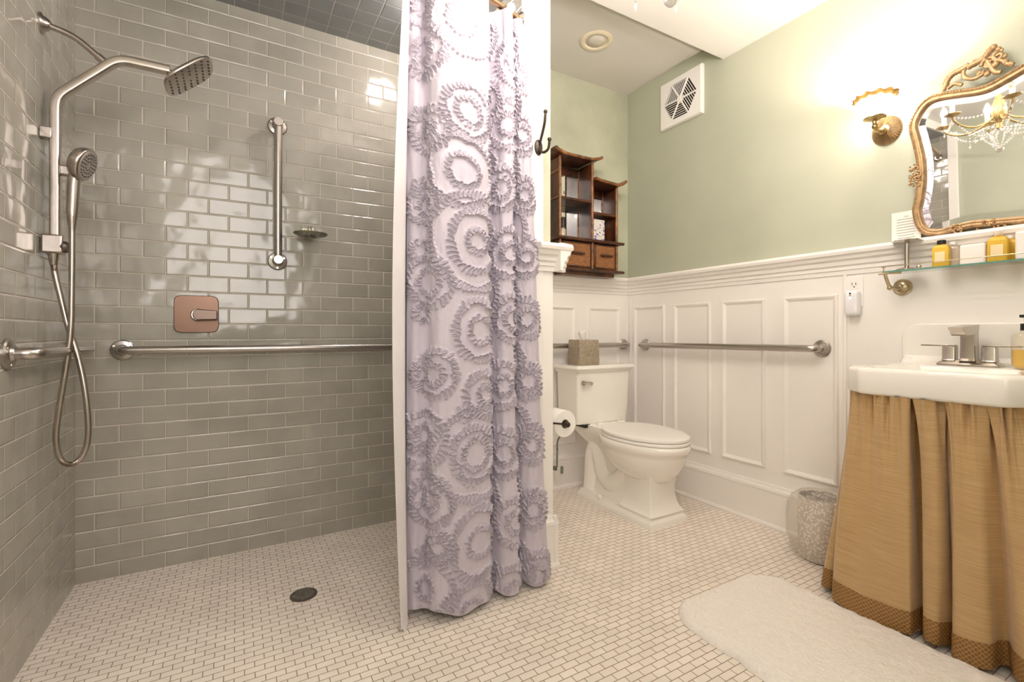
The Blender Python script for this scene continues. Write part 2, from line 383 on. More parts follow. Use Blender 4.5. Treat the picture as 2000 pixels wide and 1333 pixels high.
# trims
n_trim=[0]
def trim(mb,bevel=.002,mt='white',**k):
    n_trim[0]+=1
    return struct(mb.build('trim_%d'%n_trim[0],M[mt],bevel=bevel,**k))
trim(MB().box(XL,PX0,1.555,1.57,ZS-.0,ZC))                       # header over shower opening
trim(MB().box(XL,XL+.02,1.50,1.56,0,ZS))                         # casing on left wall
trim(MB().box(PX0,1.069,PY-.012,PY+.012,.19,ZC))                 # casing on the partition end
struct(MB().box(1.069,PX1,PY,PY+.012,.19,ZC).build('wall_partition',M['green2'],smooth=False))
trim(MB().box(1.069,PX1+.004,PY-.008,PY+.012,.19,1.21))          # painted lower end
trim(MB().box(PX1,PX1+.008,PY-.008,YB,.0,1.21))
# chair rail profile (depth d, height z)
CR=[(0,1.205),(.012,1.205),(.014,1.222),(.020,1.226),(.020,1.240),(.030,1.246),(.034,1.262),(.046,1.270),(.052,1.284),(.062,1.288),(.066,1.300),(.060,1.312),(.012,1.316),(0,1.316)]
def rail_x(x0,x1,y,sgn,prof=CR):   # along X on a wall facing sgn*Y
    return lambda m: m.prism(prof,lambda d,z:(x0,y+sgn*d,z),lambda d,z:(x1,y+sgn*d,z))
def rail_y(y0,y1,x,sgn,prof=CR):
    return lambda m: m.prism(prof,lambda d,z:(x+sgn*d,y0,z),lambda d,z:(x+sgn*d,y1,z))
m=MB(); rail_y(YF,YB,XR,-1)(m); trim(m,0,smooth=False)
m=MB(); rail_x(PX1,XR-.0,YB,-1)(m); trim(m,0,smooth=False)
m=MB(); rail_x(PX0+.04,PX1+.062,PY-.008,-1)(m); rail_y(PY-.066,YB,PX1+.004,1)(m); trim(m,0,smooth=False)
# lower panelling boards
struct(MB().box(XR-.006,XR,YF,YB,0,1.21).build('wall_right',M['white'],smooth=False))
struct(MB().box(PX1,XR,YB-.006,YB,0,1.21).build('wall_back',M['white'],smooth=False))
# baseboards
BB=[(0,0),(.030,0),(.032,.010),(.028,.018),(.020,.022),(.020,.172),(.024,.176),(.022,.188),(.012,.196),(.008,.206),(0,.208)]
m=MB(); rail_y(YF,YB,XR-.006,-1,BB)(m); struct(m.build('baseboard_right',M['white'],smooth=False))
m=MB(); rail_x(PX1,XR,YB-.006,-1,BB)(m); struct(m.build('baseboard_back',M['white'],smooth=False))
m=MB(); rail_x(PX0+.03,PX1+.020,PY-.008,-1,BB)(m); rail_y(PY-.03,YB,PX1+.0,1,BB)(m); struct(m.build('baseboard_partition',M['white'],smooth=False))
m=MB(); rail_y(YF,1.50,XL,1,BB)(m); struct(m.build('baseboard_left',M['white'],smooth=False))
# raised panel mouldings
def moulding(rect,plane):
    a0,a1,z0,z1=rect; w_=.024
    pr=[(0,0),(.004,.010),(.010,.011),(.015,.008),(.020,.004),(w_,0)]   # (inward, out)
    m=MB(); R=[]
    for ins,out in pr:
        c=[(a0+ins,z0+ins),(a1-ins,z0+ins),(a1-ins,z1-ins),(a0+ins,z1-ins)]
        R.append([plane(a,z,out) for a,z in c])
    m.loft(R,False,False); return m
pr_=lambda a,z,o:(XR-.006-o,a,z)
pb_=lambda a,z,o:(a,YB-.006-o,z)
for a0,a1 in ((2.056,2.318),(1.728,1.985),(1.412,1.657),(1.080,1.323)):
    trim(moulding((a0,a1,.28,1.125),pr_),0,ang=20)
for a0,a1 in ((1.60,1.83),(1.935,2.20)):
    trim(moulding((a0,a1,.26,1.118),pb_),0,ang=20)
trim(moulding((1.30,1.50,.26,1.118),pb_),0,ang=20)
trim(MB().box(XR-.014,XR-.006,1.048,1.062,.20,1.205),.003)
trim(MB().box(XR-.012,XR-.006,2.345,2.36,.20,1.205),.002)

# ------------------------------------------------------------------ grab bars
def grab_bar(p,q,nrm,label,off=.062,r=.016,fr=.040,loc=None,elbow=True):
    p=Vector(p);q=Vector(q);n=Vector(nrm);d=(q-p).normalized()
    t=thing('grab_bar',tuple((p+q)/2),label,'grab bar')
    a=p+n*off;b=q+n*off
    e=.03
    P=[p+n*.004,p+n*(off-e)]
    for k in range(1,7):
        th=k/7*PI/2; P.append(p+n*(off-e+e*math.sin(th))+d*(e-e*math.cos(th)))
    P+=[a+d*e,b-d*e]
    for k in range(1,7):
        th=k/7*PI/2; P.append(q-d*(e-e*math.sin(th))+n*(off-e+e*math.cos(th)))
    P+=[q+n*(off-e),q+n*.004]
    if elbow: MB().tube(P,r,20).build('rail',M['steel'],t,ang=60)
    else:
        m=MB(); m.cyl(a-d*.004,b+d*.004,r,n=24)
        for c in (p,q): m.cyl(c+n*.003,c+n*(off+.020),.0195,n=24)
        m.build('rail',M['steel'],t,bevel=.0015)
    for c in (p,q):
        m=MB(); m.lathe([(.001,.0005),(fr,.0005),(fr,.006),(fr-.004,.010),(r+.006,.013),(r+.002,.020),(.001,.020)],c,n,28)
        fl=m.build('flange',M['steel'],t,ang=30)
        x,y,_=frame(n)
        for k in range(3):
            aa=2*PI*k/3+.5; cc=c+x*math.cos(aa)*.030+y*math.sin(aa)*.030+n*.010
            MB().cyl(cc,cc+n*.003,.004,n=10).build('screw',M['chrome'],fl)
    return t
grab_bar((-.394,YB,.887),(.92,YB,.885),(0,-1,0),'long horizontal steel grab bar on the shower back wall, running behind the lavender curtain')
grab_bar((.153,YB,1.885),(.153,YB,1.277),(0,-1,0),'vertical steel grab bar on the grey tiled shower wall beside the soap dish',r=.0165,elbow=False,off=.05)
grab_bar((XL,1.765,.900),(XL,2.300,.893),(1,0,0),'steel grab bar on the left tiled wall behind the shower hose',r=.0165,fr=.042)
grab_bar((1.33,YB-.006,.873),(2.232,YB-.006,.873),(0,-1,0),'steel grab bar on the cream panelling behind the toilet and tissue box',fr=.036)
grab_bar((XR-.006,2.215,.875),(XR-.006,1.148,.884),(-1,0,0),'long steel grab bar on the cream panelled wall right of the toilet',fr=.038)

# ------------------------------------------------------------------ shower column
SY=2.02
t=thing('shower_column',(XL,SY,1.2),'brushed nickel shower column with a rain head on the left tiled wall','shower')
def rrect_prof(w,h,r,n=4):
    P=[]
    for cx_,cy_,a0 in ((w-r,h-r,0),(-w+r,h-r,PI/2),(-w+r,-h+r,PI),(w-r,-h+r,3*PI/2)):
        for k in range(n+1):
            a=a0+k/n*PI/2; P.append((cx_+r*math.cos(a),cy_+r*math.sin(a)))
    return P
def sweep_xz(path,y,w,h,r):
    """sweep a rounded rectangle along a path in the XZ plane: w in plane, h along Y"""
    R=[];P=[Vector((a,0,b)) for a,b in path]
    for i in range(len(P)):
        tt=(P[min(i+1,len(P)-1)]-P[max(i-1,0)]).normalized(); nn=Vector((-tt.z,0,tt.x))
        R.append([P[i]+nn*a+Vector((0,y+b,0)) for a,b in rrect_prof(w,h,r)])
    return MB().loft(R)
def arcpath(pts,r,n=6):
    out=[Vector(pts[0])]
    for i in range(1,len(pts)-1):
        a,b,c=Vector(pts[i-1]),Vector(pts[i]),Vector(pts[i+1])
        p=b+(a-b).normalized()*r; q=b+(c-b).normalized()*r
        for k in range(n+1):
            s=k/n; out.append((1-s)**2*p+2*s*(1-s)*b+s*s*q)
    out.append(Vector(pts[-1])); return out
path=arcpath([(-.500,1.215),(-.500,1.70),(-.345,1.866),(-.205,1.866)],.035)
sweep_xz(path,SY,.013,.017,.006).build('riser',M['nickel'],t,ang=40)
MB().lathe([(.001,0),(.032,0),(.032,.004),(.024,.008),(.018,.018),(.012,.024),(.001,.024)],(XL,SY,1.925),(1,0,0)).build('wall_flange',M['nickel'],t)
m=MB(); m.tube([Vector((p[0],SY,p[1])) for p in arcpath([(XL+.01,1.925),(-.455,1.908),(-.375,1.842)],.03)],.0098,14)
m.cyl((-.398,SY,1.861),(-.379,SY,1.845),.0125)
m.build('shower_arm',M['nickel'],t)
MB().box(XL,-.505,SY-.018,SY+.018,1.565,1.60).build('wall_bracket',M['nickel'],t,bevel=.003)
blk=MB().box(XL+.004,-.478,SY-.022,SY+.022,1.205,1.265).build('diverter_block',M['nickel'],t,bevel=.006,seg=3)
MB().lathe([(.001,0),(.017,0),(.019,.012),(.015,.020),(.001,.020)],(-.488,SY-.004,1.228),(1,-.1,0),n=24).build('diverter_knob',M['nickel_dark'],blk)
# rain head
th=math.radians(42); hc=Vector((-.150,SY,1.862)); ax=Vector((math.cos(th),0,math.sin(th))); ay=Vector((0,1,0)); nn=Vector((math.sin(th),0,-math.cos(th)))
def sq(a,b,e,n=40):
    out=[]
    for k in range(n):
        q=2*PI*k/n; c,s_=math.cos(q),math.sin(q)
        out.append((a*math.copysign(abs(c)**(2/e),c),b*math.copysign(abs(s_)**(2/e),s_)))
    return out
R=[]
for s_,dz in ((.05,-.020),(.45,-.018),(.85,-.011),(.985,-.004),(1.0,0),(.99,.004),(.95,.005),(.05,.006)):
    R.append([hc+ax*a*s_+ay*b*s_+nn*dz for a,b in sq(.092,.088,3.4)])
head=MB().loft(R).build('rain_head',M['nickel'],t,ang=50)
m=MB()
for i in range(-3,4):
    for j in range(-3,4):
        if abs(i)+abs(j)<=5 and not (i==0 and j==0):
            c=hc+ax*(i*.0245)+ay*(j*.0235)+nn*.0052
            m.cyl(c,c+nn*.0025,.0036,.0028,n=8)
m.build('nozzles',M['black'],head)
m=MB(); m.cyl((-.208,SY,1.860),hc-nn*.012+ax*-.012,.009,n=14); m.sphere((-.203,SY,1.850),.0125,12); m.build('swivel_joint',M['nickel'],t)
m=MB(); m.box(-.490,-.452,SY-.016,SY+.010,1.455,1.487); m.obox((-.452,SY-.004,1.435),(.009,0,-.003),(0,.014,0),(0.006,0,.030)); m.build('handset_holder',M['nickel'],t,bevel=.005,seg=3)

# hand shower with hose
hs=thing('hand_shower',(-.452,SY-.01,1.30),'small brushed nickel hand shower with ribbed metal hose, held on the shower column','hand shower')
n_=Vector((.92,-.18,-.32)).normalized(); hx,hy,_=frame(n_)
c=Vector((-.424,SY-.030,1.492))
MB().lathe([(.001,-.034),(.022,-.033),(.044,-.024),(.053,-.008),(.054,.004),(.050,.008),(.001,.008)],c,n_,36).build('spray_head',M['nickel'],hs,ang=60)
MB().lathe([(.001,.0078),(.046,.0078),(.044,.0098),(.001,.0102)],c,n_,36).build('spray_face',mat('grey_spray_face',(.30,.27,.25),.45,.2),hs)
m=MB()
for rr,k in ((.014,8),(.025,14),(.036,20)):
    for i in range(k):
        p=c+n_*.0098+hx*rr*math.cos(2*PI*i/k)+hy*rr*math.sin(2*PI*i/k); m.cyl(p,p+n_*.0025,.0019,n=6)
m.build('nozzles',M['black'],hs)
m=MB(); R=[]
for z,a,b,dx in ((1.325,.0135,.012,-.456),(1.34,.0155,.014,-.456),(1.42,.0165,.015,-.453),(1.455,.0165,.016,-.450),(1.48,.017,.017,-.442),(1.505,.015,.014,-.432)):
    R.append([(dx+a*math.cos(2*PI*k/20),SY-.022+b*math.sin(2*PI*k/20),z) for k in range(20)])
MB().loft(R).build('handle',M['nickel'],hs)
MB().lathe([(.001,0),(.008,0),(.0095,.012),(.0145,.045),(.001,.045)],(-.456,SY-.022,1.279),(0,0,1),20).build('hose_cone',M['nickel'],hs,ang=30)
HP=[(-.456,SY-.022,1.285),(-.456,SY-.022,1.20),(-.457,SY-.022,1.08),(-.459,SY-.024,.96),(-.470,SY-.026,.84),(-.487,SY-.028,.70),(-.492,SY-.028,.62),(-.482,SY-.028,.56),(-.458,SY-.028,.540),(-.430,SY-.028,.565),(-.416,SY-.026,.63),(-.424,SY-.020,.76),(-.444,SY-.012,.88),(-.470,SY-.006,.98),(-.488,SY-.002,1.07),(-.501,SY,1.14),(-.505,SY,1.175)]
hp=cr(HP,40)
MB().tube(hp,lambda t_:.0078+.0010*(1 if int(t_*640)%2 else 0),10).build('hose',M['nickel'],hs,ang=80)
MB().lathe([(.001,0),(.0095,0),(.011,.010),(.015,.036),(.001,.036)],(-.505,SY,1.170),(0,0,1),20).build('hose_nut',M['nickel'],hs,ang=30)

# shower valve
vt=thing('shower_valve',(-.151,YB,1.033),'square polished shower valve plate with lever on the grey tiled back wall','shower valve')
M['valve']=mat('polished_valve_plate',(.185,.115,.085),.33,1,var=.03)
R=[]
for s_,d in ((1,0),(1,.006),(.97,.010),(.3,.0101)):
    R.append([(-.151+a*s_,YB-d,1.033+b*s_) for a,b in sq(.079,.078,7,48)])
MB().loft(R).build('escutcheon',M['valve'],vt,ang=40)
MB().lathe([(.001,.01),(.026,.01),(.025,.040),(.022,.044),(.001,.044)],(-.145,YB,1.030),(0,-1,0),28).build('hub',M['nickel'],vt)
m=MB(); m.prism([(-.163,1.030-.0),(-.158,1.014),(-.146,1.008),(-.076,1.010),(-.076,1.048),(-.146,1.052),(-.158,1.046)],lambda a,b:(a,YB-.040,b),lambda a,b:(a,YB-.056,b))
m.build('lever',mat('warm_nickel_lever',(.20,.145,.12),.33,1),vt,bevel=.003)
# soap dish
sd=thing('soap_dish',(.28,YB,1.395),'round glass soap dish on a square metal wall mount in the shower','soap dish')
m=MB(); m.box(.252,.308,YB-.018,YB,1.405,1.440); m.box(.262,.298,YB-.060,YB-.018,1.398,1.416); m.build('mount',M['chrome'],sd,bevel=.003)
m=MB(); m.box(.276,.281,YB-.030,YB-.018,1.405,1.444); m.box(.289,.294,YB-.030,YB-.018,1.405,1.444); m.build('prong',M['nickel_dark'],sd)
MB().lathe([(.001,-.004),(.018,-.004),(.024,.002),(.060,.006),(.070,.012),(.072,.016),(.068,.013),(.055,.009),(.001,.007)],(.282,YB-.085,1.385),(0,0,1),36).build('dish',thin_mat('smoked_glass_dish',(.60,.60,.54),.55,(.22,.21,.17),.05,1.5),sd)
# floor drain
fd=thing('floor_drain',(.206,1.874,0),'round dark metal floor drain in the shower floor','drain')
MB().lathe([(.001,0),(.046,0),(.046,.003),(.041,.004),(.001,.0025)],(.206,1.874,0),(0,0,1),36).build('ring',M['nickel_dark'],fd)
m=MB()
for i in range(-5,6):
    for j in range(-5,6):
        x=.206+i*.0072+(.0036 if j%2 else 0); y=1.874+j*.0070
        if (x-.206)**2+(y-1.874)**2<.037**2: m.cyl((x,y,.0028),(x,y,.0046),.0027,n=6)
m.build('grate',M['steel'],fd)

# ------------------------------------------------------------------ curtain rod, rings
def rod_y(x): return 1.625-.125*(1-((x-.2225)/.7575)**2)
ZR=2.205
cr_t=thing('curtain_rod',(.22,1.5,ZR),'bowed bronze-toned shower curtain rod above the shower opening','curtain rod')
MB().tube([(x,rod_y(x),ZR) for x in np.linspace(XL+.005,PX0-.002,60)],.0125,16).build('rail',mat('warm_bronze_rod',(.50,.33,.20),.25,1),cr_t,ang=80)
for x,s_ in ((XL,1),(PX0,-1)):
    MB().lathe([(.001,0),(.030,0),(.030,.006),(.018,.020),(.001,.020)],(x,1.625,ZR),(s_,0,0),28).build('flange',M['nickel'],cr_t)
def curtain_ring(x,label):
    y=rod_y(x); t=thing('curtain_ring',(x,y,ZR-.02),label,'curtain ring')
    P=[(x,y+.021*math.cos(a),ZR-.004+.021*math.sin(a)) for a in [2*PI*k/28 for k in range(28)]]
    MB().tube(P,.0016,8,closed=True).build('loop',M['chrome'],t)
    MB().sphere((x,y-.024,ZR-.003),.0185,20).build('ball',M['porcelain'],t)
    return t
curtain_ring(.905,'white ball curtain ring nearest the partition end of the rod')

# ------------------------------------------------------------------ shower curtain
BOT=[(.482,1.548),(.492,1.530),(.506,1.519),(.529,1.521),(.546,1.508),(.553,1.478),(.573,1.456),(.605,1.449),(.64,1.447),(.69,1.452),(.735,1.460),(.756,1.474),(.761,1.500),(.747,1.545),(.750,1.578),(.768,1.582),(.786,1.548),
 (.803,1.505),(.818,1.483),(.845,1.478),(.868,1.478),(.880,1.495),(.873,1.540),(.880,1.582),(.901,1.584),(.909,1.548),(.922,1.510),(.945,1.486),(.980,1.474),(1.010,1.480),(1.026,1.500),(1.020,1.535),(.99,1.550)]
xm=([.470,.571,.757,.768,.803,.880,.903,1.03],[.478,.575,.792,.805,.866,.914,.924,.980])
TOP=[]
for x,y in BOT:
    xt=float(np.interp(x,*xm)); TOP.append((xt,rod_y(xt)-.004+(y-1.505)*.95))
bot=cr([(x,y,0) for x,y in BOT],24); top=cr([(x,y,0) for x,y in TOP],24)
bA=np.array(bot)[:,:2]; tA=np.array(top)[:,:2]
def resample(A,B,n):
    d=np.r_[0,np.cumsum(np.hypot(*np.diff(A,axis=0).T))]; s=np.linspace(0,d[-1],n)
    f=lambda Q:np.c_[np.interp(s,d,Q[:,0]),np.interp(s,d,Q[:,1])]
    return f(A),f(B),d[-1]
NS=640; NZ=1150
bA,tA,LEN=resample(bA,tA,NS)
zz=np.linspace(.032,2.185,NZ)
S=np.linspace(0,LEN,NS)
sg,zg=np.meshgrid(S,zz)
rng=np.random.RandomState(3)
zb=.030+.012*np.sin(S*19)+.006*np.sin(S*47+1)                     # hem line waver
zfull=zg+(zb-.032)[None,:]*(1-(zg-.032)/.5).clip(0,1)
tt=((zg-.032)/2.15)
tb=tt**1.15
PX=(1-tb)*bA[None,:,0]+tb*tA[None,:,0]; PY_=(1-tb)*bA[None,:,1]+tb*tA[None,:,1]
# gentle sway of the folds
PX+=.006*np.sin(zg*2.3+sg*3)*(1-tb); PY_+=.005*np.sin(zg*3.1+sg*7)
# panels: (s of bottom ring centre) big rings with smaller ones between
rings=[]
def R_(s,z,*rs):
    for r in rs: rings.append((s,z,r))
s1=.235    # middle of the wide panel
R_(s1-.02,2.02,.042,.105); R_(s1+.01,1.715,.048,.098); R_(s1-.01,1.505,.055,.112); R_(s1+.04,1.272,.045,.105,.168)
R_(s1+.05,.965,.040,.100); R_(s1+.03,.545,.045,.105,.165); R_(s1+.05,.245,.045,.110); R_(s1+.01,.03,.040,.10)
R_(s1+.07,.745,.030,.080)
R_(s1-.14,1.63,.035,.070); R_(s1-.14,1.125,.040,.085); R_(s1-.12,.82,.032,.075); R_(s1-.17,.60,.045,.095); R_(s1-.135,.40,.035,.075)
R_(s1-.155,.10,.040,.105); R_(s1-.16,1.90,.040,.08); R_(s1-.16,1.38,.032,.062); R_(s1-.01,.69,.022); R_(s1+.14,1.86,.03); R_(s1-.10,.245,.028,.055)
zc_=2.06
for k in range(11):
    R_(.06+.01*math.sin(k*3),2.05-k*.205,.030)
for k in range(9):
    R_(.445+.02*math.sin(k*2),2.08-k*.247,.040,.090)
    R_(.600+.03*math.cos(k*1.7),1.98-k*.243,.038,.086)
    R_(.760+.02*math.sin(k*2.3+1),2.10-k*.251,.042,.098)
    R_(.885,1.95-k*.235,.035,.070)
H=np.zeros_like(sg); MASK=np.zeros_like(sg)
ds=S[1]-S[0]; dz=zz[1]-zz[0]
for (cs,cz,r) in rings:
    r=r*(1+.05*rng.randn())
    ext=r+.03
    i0=max(0,int((cz-ext-zz[0])/dz)); i1=min(NZ,int((cz+ext-zz[0])/dz)+1)
    j0=max(0,int((cs-ext)/ds)); j1=min(NS,int((cs+ext)/ds)+1)
    if i1<=i0 or j1<=j0: continue
    a=sg[i0:i1,j0:j1]-cs; b=zg[i0:i1,j0:j1]-cz
    rr=np.hypot(a,b)
    body=np.exp(-((rr-r)/.0165)**6)
    H[i0:i1,j0:j1]=np.maximum(H[i0:i1,j0:j1],.0022*body); MASK[i0:i1,j0:j1]=np.maximum(MASK[i0:i1,j0:j1],.30*body)
    # the ribbon is sewn down in overlapping coils round the ring
    A=.0125 if r>.06 else .0095
    n=max(6,round(2*PI*r/(.0165 if r>.06 else .0150))); ns=int(n*26)
    q=np.linspace(0,2*PI,ns,endpoint=False)
    jt=rng.rand(8)*6
    Aq=A*(1+.28*np.sin(q*7+jt[0])+.15*np.sin(q*13+jt[1])); pq=n*q+.9*np.sin(q*3+jt[2])+.6*np.sin(q*8+jt[3])
    rq=r*(1+.035*np.sin(2*q+jt[4])+.03*np.sin(3*q+jt[5]))+Aq*np.sin(pq)
    tq=q+(.0078/r)*np.cos(pq+.5)
    hq=.0125*(.72+.28*np.sin(pq*1.0+jt[6]))
    for xs_,ys_,h_ in zip(cs+rq*np.cos(tq),cz+rq*np.sin(tq),hq):
        jj=int((xs_-S[0])/ds); ii=int((ys_-zz[0])/dz)
        if jj<4 or ii<4 or jj>NS-6 or ii>NZ-6: continue
        ga=sg[ii-3:ii+5,jj-3:jj+5]-xs_; gb=zg[ii-3:ii+5,jj-3:jj+5]-ys_
        g=np.exp(-(ga*ga+gb*gb)/(.0021**2))
        Hs=H[ii-3:ii+5,jj-3:jj+5]; np.maximum(Hs,h_*g+.0015,out=Hs,where=g>.05)
        Ms=MASK[ii-3:ii+5,jj-3:jj+5]; np.maximum(Ms,g*.8,out=Ms)
H+=.0010*np.sin(sg*190+3*np.sin(zg*9))*np.exp(-((zg%.2)/.2))      # gathers
MASK=MASK.clip(0,1)
# normals by finite differences in the horizontal plane
dx=np.gradient(PX,axis=1); dy=np.gradient(PY_,axis=1); ln=np.hypot(dx,dy)+1e-9
nx=dy/ln; ny=-dx/ln
PXo=PX+nx*H; PYo=PY_+ny*H
def grid_obj(name,X_,Y_,Z_,mt,parent=None,attr=None,uv=None,org=None):
    nz_,ns_=X_.shape
    if org is None: org=(float(X_.mean()),float(Y_.mean()),float(Z_.min()))
    co=np.stack([X_-org[0],Y_-org[1],Z_-org[2]],-1).reshape(-1,3).astype(np.float32)
    idx=np.arange(nz_*ns_).reshape(nz_,ns_)
    q=np.stack([idx[:-1,:-1],idx[:-1,1:],idx[1:,1:],idx[1:,:-1]],-1).reshape(-1,4)
    me=bpy.data.meshes.new(name); me.vertices.add(len(co)); me.vertices.foreach_set('co',co.ravel())
    me.loops.add(q.size); me.loops.foreach_set('vertex_index',q.ravel().astype(np.int32))
    me.polygons.add(len(q)); me.polygons.foreach_set('loop_start',np.arange(0,q.size,4,dtype=np.int32)); me.polygons.foreach_set('loop_total',np.full(len(q),4,dtype=np.int32))
    me.update(calc_edges=True); me.polygons.foreach_set('use_smooth',np.ones(len(q),dtype=bool))
    if attr is not None:
        at=me.attributes.new('ribbon','FLOAT','POINT'); at.data.foreach_set('value',attr.ravel().astype(np.float32))
    if uv is not None:
        ul=me.uv_layers.new(name='UVMap'); U=np.stack([uv[0],uv[1]],-1).reshape(-1,2)[q.ravel()].astype(np.float32); ul.data.foreach_set('uv',U.ravel())
    me.materials.append(mt); o=bpy.data.objects.new(name,me); COL.objects.link(o)
    if parent is not None: o.parent=parent
    else: o.location=org
    o['_o']=org
    return o
sc=thing('shower_curtain',(.75,1.5,.03),'lavender shower curtain covered in ruched ribbon rings, hanging in folds','shower curtain')
grid_obj('curtain_cloth',PXo,PYo,zfull,M['curtain'],sc,attr=MASK,org=tuple(sc.location))
# hem
hb=MB(); hb.tube([(float(PX[0,j]),float(PY_[0,j]),float(zfull[0,j])) for j in range(0,NS,3)],.0022,6).build('hem',M['curtain'],sc,ang=80)
# liner, white, hanging just behind the curtain's left edge
LB=[(.446,1.474),(.462,1.482),(.476,1.500),(.480,1.570),(.52,1.590),(.60,1.592),(.70,1.602),(.80,1.612),(.90,1.612),(.955,1.610)]
LT=[(.468,1.500),(.482,1.508),(.494,1.525),(.50,1.550),(.53,1.572),(.60,1.582),(.70,1.602),(.80,1.632),(.90,1.650),(.955,1.652)]
lb=np.array(cr([(a,b,0) for a,b in LB],14))[:,:2]; lt=np.array(cr([(a,b,0) for a,b in LT],14))[:,:2]
nl=len(lb); zl=np.linspace(.004,2.185,140); tl=((zl-.004)/2.18)[:,None]
XL_=(1-tl)*lb[None,:,0]+tl*lt[None,:,0]; YL_=(1-tl)*lb[None,:,1]+tl*lt[None,:,1]
bulge=(np.sin(tl*PI)*.016)*np.exp(-(np.arange(nl)[None,:]/30.)**2); XL_=XL_-bulge*2.2
ZL_=np.repeat(zl[:,None],nl,1)
ZL_+= (1-tl)**8*.008*np.sin(np.arange(nl)[None,:]*.35)+.003
ln_=grid_obj('curtain_liner',XL_,YL_,ZL_,M['liner']); tag(ln_,'plain white curtain liner hanging at the left edge of the lavender curtain','curtain liner')

# coat hook on the partition casing
hk=thing('coat_hook',(1.048,PY-.012,1.68),'dark bronze double coat hook on the white casing beside the curtain','hook')
hx0,hy0=1.045,PY-.012
MB().lathe([(.001,0),(.019,0),(.017,.006),(.008,.010),(.001,.010)],(hx0,hy0,1.700),(0,-1,0),20,sx=1,sy=1.7).build('back_plate',M['bronze'],hk)
m=MB(); m.tube(cr([(hx0,hy0-.006,1.705),(hx0+.002,hy0-.024,1.745),(hx0+.002,hy0-.042,1.785),(hx0+.002,hy0-.048,1.822)],8),.0055,10); m.sphere((hx0+.002,hy0-.048,1.826),.0085,12); m.build('upper_prong',M['bronze'],hk)
m=MB(); m.tube(cr([(hx0,hy0-.006,1.690),(hx0+.004,hy0-.030,1.672),(hx0+.012,hy0-.052,1.680),(hx0+.014,hy0-.058,1.712)],8),.0055,10); m.sphere((hx0+.014,hy0-.058,1.716),.0085,12); m.build('lower_prong',M['bronze'],hk)

# ------------------------------------------------------------------ toilet
tx=1.847
tl_=thing('toilet',(tx,1.95,0),'white two-piece porcelain toilet with closed lid and square stepped base','toilet')
POR=M['porcelain']
def rect_ring(x0,x1,y0,y1,z,r=.012,n=3):
    cx_,cy_=(x0+x1)/2,(y0+y1)/2
    return [(cx_+a,cy_+b,z) for a,b in rrect_prof((x1-x0)/2,(y1-y0)/2,r,n)]
def egg(z,yf,yb,hw,backw=.70,n=48,cx_=tx):
    """egg outline: round front at yf, squarer back at yb"""
    out=[]; ym=yf+(yb-yf)*.52
    for k in range(n):
        q=2*PI*k/n; c,s_=math.cos(q),math.sin(q)
        if s_<0: x=hw*c; y=ym+(ym-yf)*s_
        else:
            e=2.8; x=hw*math.copysign(abs(c)**(2/e),c)*(1-(1-backw)*abs(s_)**2.0); y=ym+(yb-ym)*abs(s_)**(2/e)
        out.append((cx_+x,y,z))
    return out
# tank
m=MB(); m.loft([rect_ring(1.662,2.036,2.138,2.325,.430,.016),rect_ring(1.658,2.042,2.132,2.328,.50,.016),rect_ring(1.652,2.048,2.122,2.33,.725,.016)])
tank=m.build('tank',POR,tl_,ang=50)
R=[rect_ring(tx-.198,tx+.198,2.118,2.334,.722,.012)]
for e,z in ((.203,.728),(.206,.738),(.214,.744),(.220,.748),(.220,.763),(.217,.767)):
    R.append(rect_ring(tx-e,tx+e,2.118-(e-.198),2.336,z,.012))
MB().loft(R).build('tank_lid',POR,tl_,ang=40)
m=MB(); m.lathe([(.001,0),(.014,0),(.012,.012),(.001,.012)],(1.690,2.122,.668),(0,-1,0),20); m.build('flush_lever',M['nickel'],tl_)
m=MB(); m.tube([(1.688,2.104,.672),(1.705,2.100,.668),(1.735,2.100,.664)],lambda s:.0075+.003*s,10); m.tube([(1.690,2.104,.671),(1.672,2.102,.668)],.008,10); m.build('lever_arm',M['nickel'],tl_)
# bowl: rim to underside
R=[]
for z,yf,yb,hw,bw in ((.402,1.560,2.08,.182,.62),(.398,1.553,2.085,.188,.62),(.380,1.550,2.085,.190,.62),(.362,1.556,2.08,.187,.62),(.352,1.570,2.07,.178,.6),(.335,1.574,2.06,.175,.6),(.30,1.584,2.04,.166,.6),(.26,1.606,2.01,.146,.6),(.225,1.636,1.96,.116,.65),(.20,1.668,1.90,.080,.75)):
    R.append(egg(z,yf,yb,hw,bw))
MB().loft(R).build('bowl',POR,tl_,ang=60)
# front column flaring to the plinth
m=MB(); x0,x1,y0,y1=1.760,1.934,1.682,1.862
R=[rect_ring(x0-.016,x1+.016,y0-.010,y1+.01,.262,.010)]
for z,e in ((.22,.006),(.18,.000),(.14,.001),(.10,.007),(.075,.016),(.06,.028),(.052,.034)):
    R.append(rect_ring(x0-e,x1+e,y0-e*1.0,y1+e*.5,z,.006))
m.loft(R); m.build('pedestal',POR,tl_,ang=35)
m=MB()
m.loft([rect_ring(1.716,1.978,1.640,2.215,0,.006),rect_ring(1.716,1.978,1.640,2.215,.018,.006),rect_ring(1.721,1.973,1.645,2.21,.028,.006),rect_ring(1.726,1.968,1.652,2.205,.034,.006),rect_ring(1.734,1.960,1.662,2.20,.052,.006)])
m.build('plinth',POR,tl_,ang=35)
